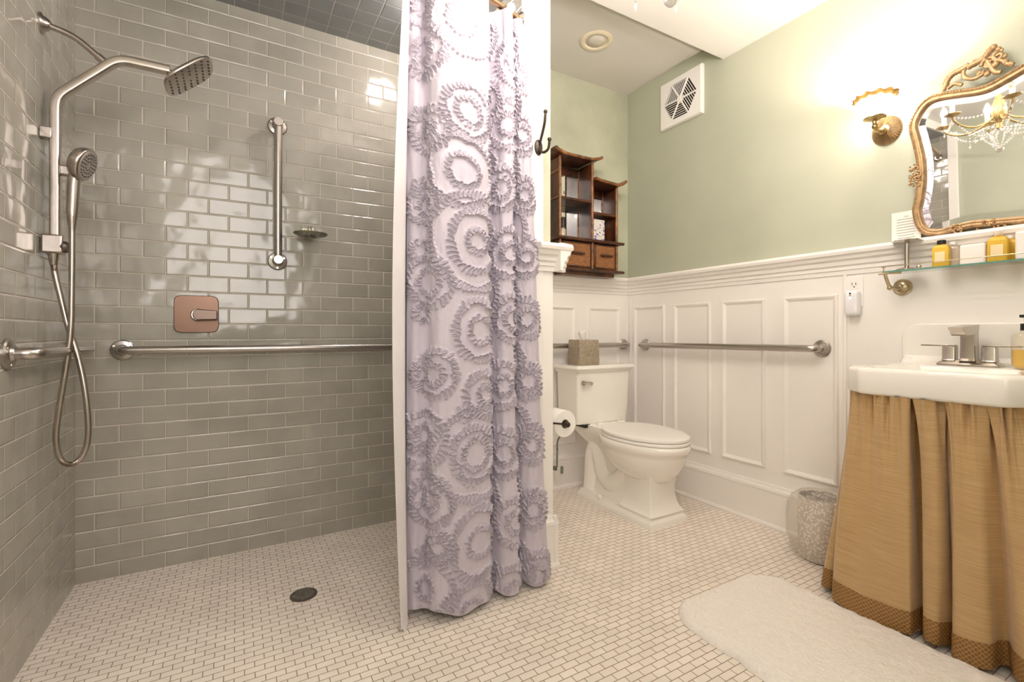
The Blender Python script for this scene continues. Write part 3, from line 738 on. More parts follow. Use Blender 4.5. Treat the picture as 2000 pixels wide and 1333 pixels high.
# rear body with trapway relief
m=MB(); R=[]
for z,hw,ya,yb in ((.04,.092,1.82,2.19),(.09,.078,1.83,2.17),(.16,.070,1.84,2.15),(.24,.070,1.86,2.15),(.31,.085,1.86,2.18),(.37,.115,1.88,2.26),(.405,.125,1.90,2.30),(.428,.125,1.92,2.31)):
    R.append(rect_ring(tx-hw,tx+hw,ya,yb,z,.03,5))
m.loft(R); m.build('rear_body',POR,tl_,ang=60)
for s_ in (-1,1):
    P=cr([(tx+s_*0.028,1.86,.25),(tx+s_*0.038,1.93,.16),(tx+s_*0.042,2.00,.125),(tx+s_*0.043,2.06,.16),(tx+s_*0.043,2.09,.24),(tx+s_*0.046,2.12,.30),(tx+s_*0.046,2.150,.25),(tx+s_*0.046,2.160,.15),(tx+s_*0.050,2.165,.05)],8)
    MB().tube(P,.058,24).build('trapway',POR,tl_,ang=80)
    MB().sphere((tx+s_*.113,2.03,.045),.016,16,(1,1,1)).build('bolt_cap',POR,tl_)
# seat and lid
MB().loft([egg(.404,1.558,2.055,.182,.70),egg(.406,1.554,2.06,.185,.70),egg(.416,1.554,2.06,.185,.70),egg(.419,1.558,2.055,.182,.70)]).build('seat',M['plastic'],tl_,ang=50)
R=[egg(.4225,1.560,2.058,.181,.70),egg(.425,1.556,2.062,.184,.70),egg(.436,1.557,2.062,.183,.70),egg(.441,1.566,2.055,.175,.70),egg(.4435,1.60,2.03,.145,.72),egg(.4455,1.68,1.96,.08,.8)]
MB().loft(R).build('lid',M['plastic'],tl_,ang=50)
for s_ in (-1,1): MB().cyl((tx+s_*.10,2.07,.432),(tx+s_*.055,2.07,.432),.013).build('hinge',M['plastic'],tl_)
MB().box(1.70,1.74,2.12,2.20,.412,.430).build('tank_gasket',M['black'],tl_)

# tissue box on the tank
tb_=thing('tissue_box',(1.755,2.24,.767),'taupe embossed tissue box with a tissue poking out, on the toilet tank','tissue box')
def rot2(cx_,cy_,a,x,y): return (cx_+x*math.cos(a)-y*math.sin(a),cy_+x*math.sin(a)+y*math.cos(a))
bcx,bcy,ba=1.772,2.222,math.radians(-8)
m=MB(); R=[]
for z,h_ in ((.7675,.066),(.772,.069),(.90,.066),(.912,.064)):
    R.append([(*rot2(bcx,bcy,ba,a,b),z) for a,b in rrect_prof(h_,h_,.004,2)])
m.loft(R); m.build('box_cover',M['croc'],tb_,ang=40)
ts=[]
for i in range(9):
    u=i/8
    ts.append([(bcx+(j/10-.5)*(.035+.035*u)+.006*math.sin(j*2+u*4),bcy+.012*math.sin(j*1.3+u*3),.905+u*(.062-.02*abs(j/10-.45))) for j in range(11)])
MB().grid(ts).build('tissue',M['paper'],tb_,ang=80,solid=.001)

# toilet paper on its wall holder
th_=thing('toilet_paper_holder',(1.12,1.73,.56),'dark bronze toilet paper holder arm on the side of the partition','toilet paper holder')
rc=Vector((1.270,1.73,.545))
m=MB(); m.tube(cr([(PX1+.008,1.712,.565),(1.16,1.708,.563),(1.21,1.706,.556),(1.262,1.704,.547)],6),.0045,10); m.sphere((1.270,1.702,.545),.0125,14,(1,.7,1)); m.cyl((1.27,1.702,.545),(1.27,1.845,.545),.006); m.build('arm',M['bronze'],th_)
MB().lathe([(.001,0),(.022,0),(.018,.008),(.001,.010)],(PX1+.008,1.712,.565),(1,0,0),20).build('back_plate',M['bronze'],th_)
tr=thing('toilet_paper_roll',(1.27,1.77,.485),'white toilet paper roll on the bronze arm by the toilet','toilet paper')
m=MB(); R=[]
for r_,y in ((.020,1.722),(.058,1.722),(.061,1.726),(.061,1.818),(.058,1.822),(.020,1.822)):
    R.append([(rc.x+r_*math.cos(2*PI*k/40),y,rc.z+r_*math.sin(2*PI*k/40)) for k in range(40)])
R.append(R[0]); m.loft(R,False,False); m.build('paper',M['paper'],tr,ang=40)
m=MB(); R=[[(rc.x+.0198*math.cos(2*PI*k/24),y,rc.z+.0198*math.sin(2*PI*k/24)) for k in range(24)] for y in (1.7215,1.8225)]
m.loft(R,False,False); m.build('core',mat('brown_cardboard',(.35,.25,.16),.9),tr,solid=.001)

# water supply valve behind the toilet
sv=thing('supply_valve',(1.55,YB,.14),'verdigris brass water stop valve on the wall left of the toilet','valve')
MB().lathe([(.001,0),(.030,0),(.026,.008),(.012,.012),(.011,.050),(.001,.050)],(1.600,YB-.006,.150),(0,-1,0),24).build('escutcheon',M['brass'],sv)
m=MB(); m.cyl((1.600,YB-.050,.150),(1.640,YB-.082,.146),.012); m.sphere((1.605,YB-.055,.150),.018,14); m.build('valve_body',M['verd'],sv)
MB().lathe([(.001,0),(.020,.0),(.024,.006),(.020,.014),(.001,.016)],(1.655,YB-.096,.140),(.6,-.6,.0),18,sx=.6).build('handle',M['verd'],sv)
MB().tube(cr([(1.640,YB-.080,.155),(1.640,YB-.082,.24),(1.645,YB-.085,.32),(1.690,YB-.115,.39),(1.70,YB-.12,.432)],8),.0048,10).build('supply_tube',M['verd'],sv)

# ------------------------------------------------------------------ wall cabinet (stepped bamboo etagere)
cb=thing('wall_shelf_cabinet',(1.84,2.31,1.30),'dark bamboo stepped wall shelf with curved roofs and two rattan drawers','wall shelf')
Y0,Y1=2.245,2.383
xa,xb,xc=1.618,1.858,2.052
WD,WL=M['wood'],M['wood_light']
def post(x,y,z0,z1): MB().cyl((x,y,z0),(x,y,z1),.0085,n=12).build('post',WL,cb)
for x,z1 in ((xa,1.982),(xb,1.982),(xc,1.868)):
    post(x,Y0,1.335,z1); post(x,Y1-.008,1.335,z1)
# side panels, back panels
def panel(n,x0,x1,y0,y1,z0,z1,mt=WD,bv=.001): return MB().box(x0,x1,y0,y1,z0,z1).build(n,mt,cb,bevel=bv)
panel('side_panel',xb-.004,xb+.004,Y0,Y1,1.335,1.98)
panel('side_panel',xc-.004,xc+.004,Y0,Y1,1.335,1.865)
panel('side_panel',xa-.004,xa+.004,Y0,Y1,1.335,1.98)
# mirrored back with muntins
panel('mirror_back',xa,xb,Y1-.006,Y1-.001,1.52,1.975,M['mirror'],0)
panel('mirror_back',xb,xc,Y1-.006,Y1-.001,1.52,1.86,M['mirror'],0)
panel('muntin',1.70,1.716,Y1-.014,Y1-.005,1.52,1.975); panel('muntin',1.93,1.944,Y1-.014,Y1-.005,1.52,1.86)
panel('back_rail',xa,xb,Y1-.014,Y1-.005,1.925,1.975); panel('back_rail',xb,xc,Y1-.014,Y1-.005,1.815,1.862)
def shelf(x0,x1,z,th=.016):
    o=panel('shelf',x0,x1,Y0-.004,Y1-.006,z-th,z,WD,.004)
    return o
shelf(xa,xb,1.752); shelf(xb,xc,1.690)
def sidebar(z): MB().cyl((xa-.006,Y0,z),(xa-.006,Y1-.006,z),.007,n=10).build('side_rail',WL,cb)
sidebar(1.90); sidebar(1.745); sidebar(1.345)
def slab(z0,z1,x0=xa-.03,x1=xc+.030):
    m=MB(); m.box(x0,x1,Y0-.022,Y1-.002,z0,z1); m.cyl((x0,Y0-.022,(z0+z1)/2),(x1+.01,Y0-.022,(z0+z1)/2),(z1-z0)/2,n=12); return m.build('deck',WD,cb,bevel=.003)
slab(1.497,1.516); slab(1.318,1.337)
panel('base',xa+.01,xc-.02,Y0,Y1-.002,1.295,1.32)
# curved roofs
def roof(x0,x1,z,tip=.055,up=.03):
    m=MB(); R=[]
    xs=[x0-tip,x0-tip*.6,x0-tip*.2,x0+.02,(x0+x1)/2,x1-.02,x1+tip*.2,x1+tip*.6,x1+tip]
    zs=[z+up,z+up*.55,z+.008,z+.0,z-.002,z+.0,z+.008,z+up*.55,z+up]
    pts=cr([(a,0,b) for a,b in zip(xs,zs)],5)
    for p in pts:
        R.append([(p.x,Y0-.030,p.z-.008),(p.x,Y0-.036,p.z),(p.x,Y0-.030,p.z+.008),(p.x,Y1-.004,p.z+.008),(p.x,Y1-.004,p.z-.008)])
    m.loft(R); m.build('roof',WD,cb,ang=40)
    MB().tube([(p.x,Y0-.032,p.z) for p in pts],.0095,10).build('roof_edge',WL,cb,ang=80)
roof(xa,xb,1.990,.050,.024)
m=MB(); R=[]
pts=cr([(xb+.004,0,1.882),(xb+.05,0,1.874),(xc-.02,0,1.868),(xc+.012,0,1.874),(xc+.034,0,1.886),(xc+.052,0,1.900)],5)
for p in pts: R.append([(p.x,Y0-.030,p.z-.008),(p.x,Y0-.036,p.z),(p.x,Y0-.030,p.z+.008),(p.x,Y1-.004,p.z+.008),(p.x,Y1-.004,p.z-.008)])
m.loft(R); m.build('roof',WD,cb,ang=40); MB().tube([(p.x,Y0-.032,p.z) for p in pts],.0095,10).build('roof_edge',WL,cb,ang=80)
for x0,x1 in ((xa+.012,xb-.012),(xb+.012,xc-.012)):
    d=MB().box(x0,x1,Y0-.004,Y1-.02,1.340,1.494).build('drawer',WD,cb,bevel=.003)
    MB().box(x0+.012,x1-.012,Y0-.007,Y0-.003,1.352,1.482).build('woven_front',M['rattan'],d)
    xm_=(x0+x1)/2
    m=MB(); m.cyl((xm_-.045,Y0-.020,1.425),(xm_+.045,Y0-.020,1.425),.0065,n=10); m.cyl((xm_-.03,Y0-.02,1.425),(xm_-.03,Y0-.004,1.425),.004); m.cyl((xm_+.03,Y0-.02,1.425),(xm_+.03,Y0-.004,1.425),.004)
    m.build('handle',WD,d)
# things on it
fb=MB().box(1.880,1.982,2.275,2.325,1.5165,1.655).build('floral_box',M['floral'],bevel=.003); tag(fb,'white box with a blue floral print in the lower right shelf bay','box')
pb=thing('small_bottle',(1.640,2.30,1.517),'small clear bottle with a black cap on the bamboo wall shelf','bottle')
MB().lathe([(.001,.0),(.018,.0),(.019,.004),(.019,.045),(.010,.055),(.010,.060),(.001,.060)],(1.660,2.275,1.517),(0,0,1),20).build('body',M['clearplastic'],pb)
MB().lathe([(.001,.058),(.015,.058),(.015,.115),(.013,.118),(.001,.118)],(1.660,2.275,1.517),(0,0,1),20).build('cap',M['black'],pb)

# ------------------------------------------------------------------ exhaust fan grille on the right wall
ef=thing('exhaust_fan',(XR,1.93,2.20),'square white exhaust fan cover with hexagonal grille high on the green wall','exhaust fan')
fy0,fy1,fz0,fz1=1.775,2.075,2.19,2.47
FX=XR-.028
fyc,fzc=1.925,2.333
hexr=.120
hexo=[(fyc+hexr*math.cos(k*PI/3),fzc+hexr*math.sin(k*PI/3)) for k in range(6)]
# cover with a hexagonal opening, built as a ring
m=MB(); 
outer=[]
for y,z in hexo:
    a=math.atan2(z-fzc,y-fyc); c_,s_=math.cos(a),math.sin(a)
    k=min((.15/abs(c_)) if abs(c_)>1e-6 else 9,(.14/abs(s_)) if abs(s_)>1e-6 else 9); outer.append((fyc+c_*k,fzc+s_*k))
# insert the square's corners
ring_o=[];ring_i=[]
def ang_(p): return math.atan2(p[1]-fzc,p[0]-fyc)%(2*PI)
corners=[(fyc+a*.15,fzc+b*.14) for a,b in ((1,1),(-1,1),(-1,-1),(1,-1))]
allp=sorted([(ang_(p),p,q) for p,q in zip(outer,hexo)]+[(ang_(c),c,None) for c in corners],key=lambda e:e[0])
for a,p,q in allp:
    if q is None:
        # radial hit on the hexagon
        best=None
        for k in range(6):
            (y1_,z1_),(y2_,z2_)=hexo[k],hexo[(k+1)%6]
            dx_,dy_=math.cos(a),math.sin(a); ex,ey=y2_-y1_,z2_-z1_
            den=dx_*ey-dy_*ex
            if abs(den)<1e-9: continue
            tt_=((y1_-fyc)*ey-(z1_-fzc)*ex)/den; uu=((y1_-fyc)*dy_-(z1_-fzc)*dx_)/den
            if tt_>0 and -1e-6<=uu<=1+1e-6: best=(fyc+dx_*tt_,fzc+dy_*tt_)
        q=best
    ring_o.append(p); ring_i.append(q)
f3=lambda x:(lambda p:(x,p[0],p[1]))
sh=lambda s:[(fyc+(p[0]-fyc)*s,fzc+(p[1]-fzc)*s) for p in ring_o]
m.loft([[(XR-.001,*p) for p in ring_o],[(FX+.008,*p) for p in ring_o],[(FX,*p) for p in sh(.965)],[(FX,*q) for q in ring_i],[(FX+.012,*q) for q in ring_i]],False,False)
m.build('cover',M['plastic'],ef,ang=30)
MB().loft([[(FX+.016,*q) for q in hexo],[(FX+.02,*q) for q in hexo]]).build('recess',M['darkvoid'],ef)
m=MB()
for k in range(6):
    y,z=hexo[k]; m.tube([(FX+.002,fyc,fzc),(FX+.002,y,z)],.005,6)
m.lathe([(.001,-.004),(.022,-.004),(.022,.006),(.001,.006)],(FX+.004,fyc,fzc),(1,0,0),24)
m.build('spokes',M['plastic'],ef)
m=MB()
for k in range(6):
    (y1_,z1_),(y2_,z2_)=hexo[k],hexo[(k+1)%6]
    ori=k%3
    for i in range(1,8):
        s_=i/8
        if k%2==0:   # slats parallel to the outer edge
            a=(fyc+(y1_-fyc)*s_,fzc+(z1_-fzc)*s_); b=(fyc+(y2_-fyc)*s_,fzc+(z2_-fzc)*s_)
        else:        # slats parallel to one spoke
            a=(fyc+(y1_-fyc)*s_,fzc+(z1_-fzc)*s_); b=(y2_+(y1_-y2_)*s_,z2_+(z1_-z2_)*s_)
        m.tube([(FX+.005,*a),(FX+.005,*b)],.0022,5)
m.build('slats',M['plastic'],ef)

# recessed light in the alcove ceiling
rl=thing('recessed_light',(1.70,2.02,ZA-.01),'round recessed ceiling light with a frosted bulb above the toilet','ceiling light')
lc=(1.70,2.02,ZA)
m=MB(); R=[]
for r_,z in ((.088,0),(.088,-.006),(.080,-.010),(.066,-.008),(.062,.0),(.055,-.002)): R.append([(lc[0]+r_*math.cos(2*PI*k/48),lc[1]+r_*math.sin(2*PI*k/48),ZA+z) for k in range(48)])
m.loft(R,False,False); m.build('trim_ring',mat('warm_white_ring',(.86,.76,.58),.35),rl)
m=MB(); m.lathe([(.001,-.016),(.030,-.013),(.045,-.006),(.050,.0),(.056,.0),(.001,.001)],(lc[0],lc[1],ZA-.003),(0,0,1),40); m.build('bulb',M['baffle'],rl)

# recessed lamp over the shower
sl=thing('shower_downlight',(.72,1.95,ZS-.01),'round recessed downlight in the tiled ceiling over the shower','ceiling light')
m=MB(); R=[]
for r_,z in ((.085,0),(.085,-.006),(.078,-.009),(.064,-.007),(.060,.0)): R.append([(.72+r_*math.cos(2*PI*k/48),1.95+r_*math.sin(2*PI*k/48),ZS+z) for k in range(48)])
m.loft(R,False,False); m.build('trim_ring',M['plastic'],sl)
MB().lathe([(.001,-.052),(.020,-.049),(.036,-.038),(.045,-.020),(.047,-.004),(.001,-.003)],(.72,1.95,ZS),(0,0,1),24).build('bulb',mat('shower_bulb_glow',(1,.9,.8),.5,emit=SHOWER_E,ecol=WARM,var=0),sl)

# ------------------------------------------------------------------ sconce
sc_=thing('wall_sconce',(XR,.905,1.77),'brass wall sconce with a glowing tulip glass shade left of the mirror','wall light')
m=MB(); m.lathe([(.001,.0),(.052,.0),(.052,.004),(.046,.010),(.030,.018),(.016,.026),(.001,.030)],(XR,.905,1.775),(-1,0,0),40,sx=1,sy=1.12)
m.build('back_plate',mat('ribbed_aged_brass',(.40,.265,.16),.32,.9,var=.1,scale=60),sc_,ang=50)
m=MB()
for k in range(36):
    a=2*PI*k/36; m.tube([(XR-.026,.905+.018*math.cos(a),1.775+.020*math.sin(a)),(XR-.006,.905+.051*math.cos(a),1.775+.057*math.sin(a))],.0016,5)
m.build('plate_ribs',M['brass'],sc_)
m=MB(); m.tube(cr([(XR-.025,.905,1.775),(XR-.06,.903,1.760),(XR-.10,.900,1.757),(XR-.118,.899,1.775),(XR-.118,.899,1.792)],8),.0075,12)
m.sphere((XR-.04,.904,1.768),.014,12); m.sphere((XR-.112,.900,1.766),.012,12)
m.build('arm',M['brass'],sc_)
bx,by=XR-.118,.899
MB().lathe([(.001,0),(.012,0),(.022,.006),(.037,.010),(.037,.014),(.001,.012)],(bx,by,1.786),(0,0,1),28).build('cup',M['brass'],sc_)
m=MB(); R=[]
for r_,z in ((.022,1.800),(.040,1.812),(.052,1.832),(.056,1.850),(.060,1.864)): R.append([(bx+r_*math.cos(2*PI*k/48),by+r_*math.sin(2*PI*k/48),z) for k in range(48)])
m.loft(R,False,False); m.build('glass_shade',M['shade'],sc_,solid=.002)
m=MB(); R=[]
for i,(r_,z) in enumerate(((.060,1.864),(.066,1.873),(.073,1.880))):
    R.append([((bx+(r_+(.004*math.sin(12*q)*(i/2)))*math.cos(q)),(by+(r_+(.004*math.sin(12*q)*(i/2)))*math.sin(q)),z+.004*math.cos(12*q)*(i/2)) for q in [2*PI*k/96 for k in range(96)]])
m.loft(R,False,False); m.build('scalloped_rim',M['shade_rim'],sc_,solid=.002)
MB().sphere((bx,by,1.838),.018,14).build('bulb',mat('sconce_bulb',(1,.85,.7),.5,emit=780,ecol=(1,.90,.79),var=0),sc_)

# ------------------------------------------------------------------ gilt mirror
YM=.36
mr_=thing('wall_mirror',(2.262,YM,1.312),'ornate gilt rococo mirror with curvy outline hanging above the glass shelf','mirror')
half=[(.360,1.868),(.45,1.858),(.511,1.841),(.557,1.825),(.604,1.814),(.662,1.826),(.715,1.838),(.757,1.838),(.792,1.812),(.818,1.753),(.808,1.682),(.797,1.609),(.796,1.53),(.805,1.46),(.811,1.423),(.800,1.362),(.775,1.327),(.731,1.314),(.682,1.322),(.642,1.327),(.604,1.324),(.511,1.316),(.43,1.312),(.36,1.311)]
out2=half+[(2*YM-y,z) for y,z in half[-2:0:-1]]
ol=[Vector((y,z,0)) for y,z in out2]
ol=cr(ol,6,closed=True)
def inset(P,d):
    n=len(P); o=[]
    for i in range(n):
        t=(P[(i+1)%n]-P[i-1]).normalized(); nn=Vector((-t.y,t.x,0)); o.append(P[i]+nn*d)
    return o
# orientation: make the inset go inwards
ar=sum(ol[i].x*ol[(i+1)%len(ol)].y-ol[(i+1)%len(ol)].x*ol[i].y for i in range(len(ol)))
sg_=1 if ar>0 else -1
MX=2.262
# frame profile as loft of inset rings
fp=[(0,0),(.000,.012),(.004,.020),(.009,.022),(.013,.018),(.016,.0175),(.020,.020),(.024,.018),(.027,.010),(.028,.004)]
R=[[(MX-h_,p.x,p.y) for p in inset(ol,sg_*d_)] for d_,h_ in fp]
MB().loft(R,False,False).build('frame',M['gold'],mr_,ang=60)
# rope bead along the frame
m=MB(); mid=inset(ol,sg_*.007)
acc=0;last=mid[0]
for i,p in enumerate(mid):
    acc+=(p-last).length; last=p
    if acc>.0085: m.sphere((MX-.021,p.x,p.y),.0030,6,(1,1,1)); acc=0
m.build('bead_moulding',M['gold'],mr_)
g0=inset(ol,sg_*.026); g1=inset(ol,sg_*.050)
m=MB(); n0=len(g0)
m.loft([[(MX-.0035,p.x,p.y) for p in g0],[(MX-.0046,p.x,p.y) for p in g1]],False,True)
m.build('mirror_glass',M['mirror'],mr_,ang=1.5)
MB().loft([[(MX+.0,p.x,p.y) for p in inset(ol,sg_*.004)],[(MX+.006,p.x,p.y) for p in inset(ol,sg_*.006)]]).build('backing',M['wood'],mr_)
# carved crest: open scrollwork
def scroll(c,r0,a0,turns,rr,sgn=1,lift=.016,n=26):
    P=[]
    for k in range(n):
        u=k/(n-1); a=a0+sgn*turns*2*PI*u; r=r0*(1-.78*u)
        P.append((MX-lift,c[0]+r*math.cos(a),c[1]+r*math.sin(a)))
    return P
def crest(mir=False):
    f=(lambda y:2*YM-y) if mir else (lambda y:y)
    m=MB()
    def tb(P,r):
        m.tube([(x,f(y),z) for x,y,z in P],r,8)
    E2=lambda pts:[(MX-.016,y,z) for y,z in pts]
    tb(cr(E2([(.708,1.845),(.700,1.872),(.684,1.888),(.660,1.893),(.640,1.900)]),6),lambda u:.0085+.003*math.sin(u*30)**2)
    tb(cr(E2([(.700,1.842),(.682,1.852),(.670,1.846),(.660,1.838)]),6),.0066)
    tb(cr(E2([(.640,1.900),(.655,1.885),(.652,1.862),(.630,1.846),(.608,1.850),(.605,1.862)]),6),.0066)
    tb(cr(E2([(.645,1.893),(.620,1.898),(.600,1.905),(.590,1.918),(.580,1.928)]),6),lambda u:.009+.003*math.sin(u*25)**2)
    tb(scroll((.588,1.880),.022,0,1.4,1),.0062)
    tb(scroll((.566,1.893),.018,2.2,1.3,1,-1),.0062)
    tb(cr(E2([(.600,1.905),(.584,1.865),(.575,1.845),(.560,1.836)]),6),.0078)
    tb(cr(E2([(.575,1.885),(.556,1.872),(.545,1.858),(.530,1.848)]),6),.0072)
    for y,z,r in ((.708,1.846,.008),(.578,1.928,.009),(.590,1.914,.008),(.566,1.915,.008),(.600,1.896,.008),(.612,1.858,.008),(.548,1.866,.007),(.535,1.852,.007),(.572,1.868,.008),(.625,1.903,.006),(.594,1.846,.008),(.668,1.894,.006),(.55,1.885,.006)):
        m.sphere((MX-.018,f(y),z),r*1.25,8,(.8,1,1))
    return m.build('carved_crest',M['gold'],mr_,ang=70)
crest(); crest(True)
def spray(cy,cz,spread,vert,n=22,seed=1):
    r_=random.Random(seed); m=MB()
    for k in range(n):
        y=cy+(r_.random()-.5)*spread*(.35 if vert else 1); z=cz+(r_.random()-.5)*spread*(1 if vert else .30)
        m.sphere((MX-.018-.004*r_.random(),y,z),.0035+.003*r_.random(),7)
    for k in range(4):
        y=cy+(r_.random()-.5)*spread*(.3 if vert else .8); z=cz+(r_.random()-.5)*spread*(.8 if vert else .25)
        m.tube(scroll((y,z),.010+.005*r_.random(),r_.random()*6,1.2,1,lift=.022,n=14),.0024,6)
    return m.build('carved_spray',M['gold'],mr_,ang=70)
spray(.799,1.555,.085,True,seed=2); spray(2*YM-.802,1.555,.085,True,seed=3)
spray(.622,1.322,.16,False,34,seed=4); spray(2*YM-.622,1.322,.16,False,34,seed=5)
mr_.rotation_euler=(0,-math.radians(1.9),0)

# notice card leaning behind the mirror's corner
cd=thing('notice_card',(2.262,.835,1.317),'small printed white card standing on the chair rail, tucked behind the mirror','card')
cdb=MB().box(2.266,2.2675,.790,.884,1.3165,1.432).build('paper',M['card'],cd)
m=MB(); r_=random.Random(5)
for k in range(9):
    z=1.412-k*.0105; w_=(.014 if k==0 else .052+.012*r_.random()); yc_=.837
    m.box(2.2655,2.266,yc_-w_/2,yc_+w_/2,z-.0009,z+.0009)
m.build('printed_lines',M['ink'],cd)

# ------------------------------------------------------------------ glass shelf and what stands on it
gs=thing('glass_shelf',(2.22,.45,1.19),'clear glass wall shelf with a thin rail and brass bracket below the mirror','shelf')
ZG=1.192
MB().box(2.158,XR-.028,.02,.872,ZG-.006,ZG).build('glass_pane',M['glass'],gs,bevel=.0008)
MB().box(2.1565,2.1580,.02,.872,ZG-.006,ZG).build('glass_edge',M['glass_edge'],gs)
m=MB(); m.tube([(2.20,.878,ZG+.018),(2.160,.876,ZG+.018),(2.158,.86,ZG+.018),(2.158,.02,ZG+.018)],.0016,8)
for y in (.868,.45,.05): m.cyl((2.158,y,ZG-.008),(2.158,y,ZG+.018),.0022)
m.build('gallery_rail',M['champagne'],gs)
for y in (.850,.04):
    br_=MB().lathe([(.001,0),(.032,0),(.032,.005),(.027,.009),(.022,.008),(.018,.013),(.008,.016),(.001,.020)],(XR-.006,y,1.135),(-1,0,0),32).build('rosette',M['champagne'],gs,ang=30)
    m=MB(); m.tube(cr([(XR-.015,y,1.140),(XR-.045,y+.004,1.128),(XR-.085,y+.012,1.135),(XR-.110,y+.014,1.165),(XR-.125,y+.012,1.184)],7),.006,10); m.sphere((XR-.085,y+.013,1.130),.0095,12); m.sphere((XR-.028,y,1.138),.010,12)
    m.tube([(XR-.135,y+.030,1.182),(XR-.120,y+.0,1.184),(XR-.100,y-.03,1.184)],.004,8)
    m.build('bracket_arm',M['champagne'],gs)
js=thing('jewellery_stand',(2.205,.812,ZG),'chrome pedestal stand with a round dish top on the left of the glass shelf','stand')
MB().lathe([(.001,0),(.036,0),(.038,.004),(.030,.009),(.012,.012),(.001,.012)],(2.205,.812,ZG),(0,0,1),32).build('base',M['chrome'],js)
MB().cyl((2.205,.812,ZG+.010),(2.205,.812,ZG+.108),.0075,n=20).build('stem',M['nickel'],js)
MB().lathe([(.001,.104),(.014,.104),(.046,.111),(.047,.114),(.014,.110),(.008,.122),(.001,.124)],(2.205,.812,ZG),(0,0,1),36).build('dish',M['chrome'],js)
m=MB(); m.sphere((2.190,.770,ZG+.009),.009,12); m.build('finial',M['chrome'],js)
def bottle(x,y,w_,h_,mt,capm,label,capw=.010,caph=.012,lbl=True,rot=0):
    t=thing('toiletry_bottle',(x,y,ZG),label,'bottle','toiletry bottles on the glass shelf')
    R=[]
    for z,s_ in ((0,.92),(.003,1),(h_*.72,1),(h_*.82,.80),(h_*.86,.42),(h_*.90,.40)):
        R.append([(x+a*s_*.62,y+b*s_,ZG+.0005+z) for a,b in rrect_prof(w_/2,w_/2,w_*.14,4)])
    MB().loft(R).build('body',mt,t,ang=40)
    MB().lathe([(.001,0),(capw,0),(capw,caph),(.001,caph)],(x,y,ZG+h_*.88),(0,0,1),20).build('cap',capm,t,bevel=.001)
    if lbl: lab(MB().box(x-w_*.31-.0012,x-w_*.31-.0004,y-w_*.30,y+w_*.30,ZG+h_*.18,ZG+h_*.58).build('sticker',mat('cream_sticker',(.88,.70,.42),.6),t),'cream sticker')
    return t
bottle(2.195,.706,.047,.094,M['amber'],M['black'],'amber bottle with a black cap on the glass shelf',.0125,.014)
bottle(2.228,.684,.040,.090,M['clearplastic'],M['plastic'],'pale clear bottle just behind the black-capped amber bottle',.010,.012,False)
bottle(2.195,.558,.050,.098,M['amber'],M['clearplastic'],'amber bottle with a clear cap near the right edge of the glass shelf',.011,.014)
bottle(2.232,.540,.046,.088,M['amber'],M['plastic'],'amber bottle behind the clear-capped one on the glass shelf',.010,.012,False)
def soap(x,y,a,b,h_,label):
    o=MB().box(x-a,x+a,y-b,y+b,ZG+.0005,ZG+h_).build('soap_packet',mat('frosted_white_wrap',(.88,.83,.79),.35,var=.02),bevel=.006,seg=3); tag(o,label,'soap'); return o
soap(2.215,.625,.016,.034,.072,'pale wrapped soap packet between the two amber bottles')
soap(2.205,.490,.026,.026,.092,'white wrapped packet at the right edge of the glass shelf')

# outlet and plug-in freshener
ot=thing('wall_outlet',(XR-.006,1.018,1.08),'white wall outlet plate under the chair rail','outlet')
MB().box(XR-.012,XR-.006,.984,1.056,1.065,1.195).build('plate',M['plastic'],ot,bevel=.003)
for z in (1.160,1.105):
    rc_=MB().box(XR-.0145,XR-.011,1.001,1.034,z-.020,z+.020).build('receptacle',M['plastic'],ot,bevel=.002)
    m=MB(); m.box(XR-.0150,XR-.0144,1.024,1.0265,z-.004,z+.008); m.box(XR-.0150,XR-.0144,1.010,1.0125,z-.003,z+.007); m.cyl((XR-.0144,1.0175,z-.010),(XR-.0150,1.0175,z-.010),.003,n=10); m.build('slots',M['black'],rc_)
af=thing('plug_in_freshener',(XR-.03,1.018,1.03),'white plug-in air freshener with a small pink light in the outlet','air freshener')
R=[]
for d,s_ in ((.012,.96),(.018,1),(.040,1),(.048,.93),(.052,.75)):
    R.append([(XR-d,1.016+a*s_,1.080+b*s_) for a,b in rrect_prof(.025,.054,.014,6)])
MB().loft(R).build('body',M['plastic_cool'],af,ang=50)
m=MB(); m.sphere((XR-.052,1.016,1.100),.0042,10,(.5,1,1)); m.build('indicator_light',M['led'],af)
m=MB(); m.sphere((XR-.052,1.016,1.120),.0042,10,(.5,1,1)); m.sphere((XR-.0515,1.016,1.111),.003,8,(.5,1,1)); m.build('sensor',M['black'],af)

# ------------------------------------------------------------------ sink
sk=thing('wall_sink',(2.02,.61,.75),'white wall-hung rectangular sink with clipped corners and tall backsplash','sink')
SX0,SX1=1.770,XR-.006; SC=.609; HW=.234; CH=.060
def oct_(s,z,ins=0):
    x0=SX0+ins; hw=HW-ins; c_=CH
    return [(SX1,SC-hw,z),(SX1,SC+hw,z),(x0+c_,SC+hw,z),(x0,SC+hw-c_,z),(x0,SC-hw+c_,z),(x0+c_,SC-hw,z)]
def octr(z,ins,r=.012):
    P=[Vector(p) for p in oct_(0,z,ins)]; out=[]; n=len(P)
    for i in range(n):
        a,b,c_=P[i-1],P[i],P[(i+1)%n]
        rr=.002 if i<2 else r
        p=b+(a-b).normalized()*rr; q=b+(c_-b).normalized()*rr
        for k in range(5): s=k/4; out.append((1-s)**2*p+2*s*(1-s)*b+s*s*q)
    return out
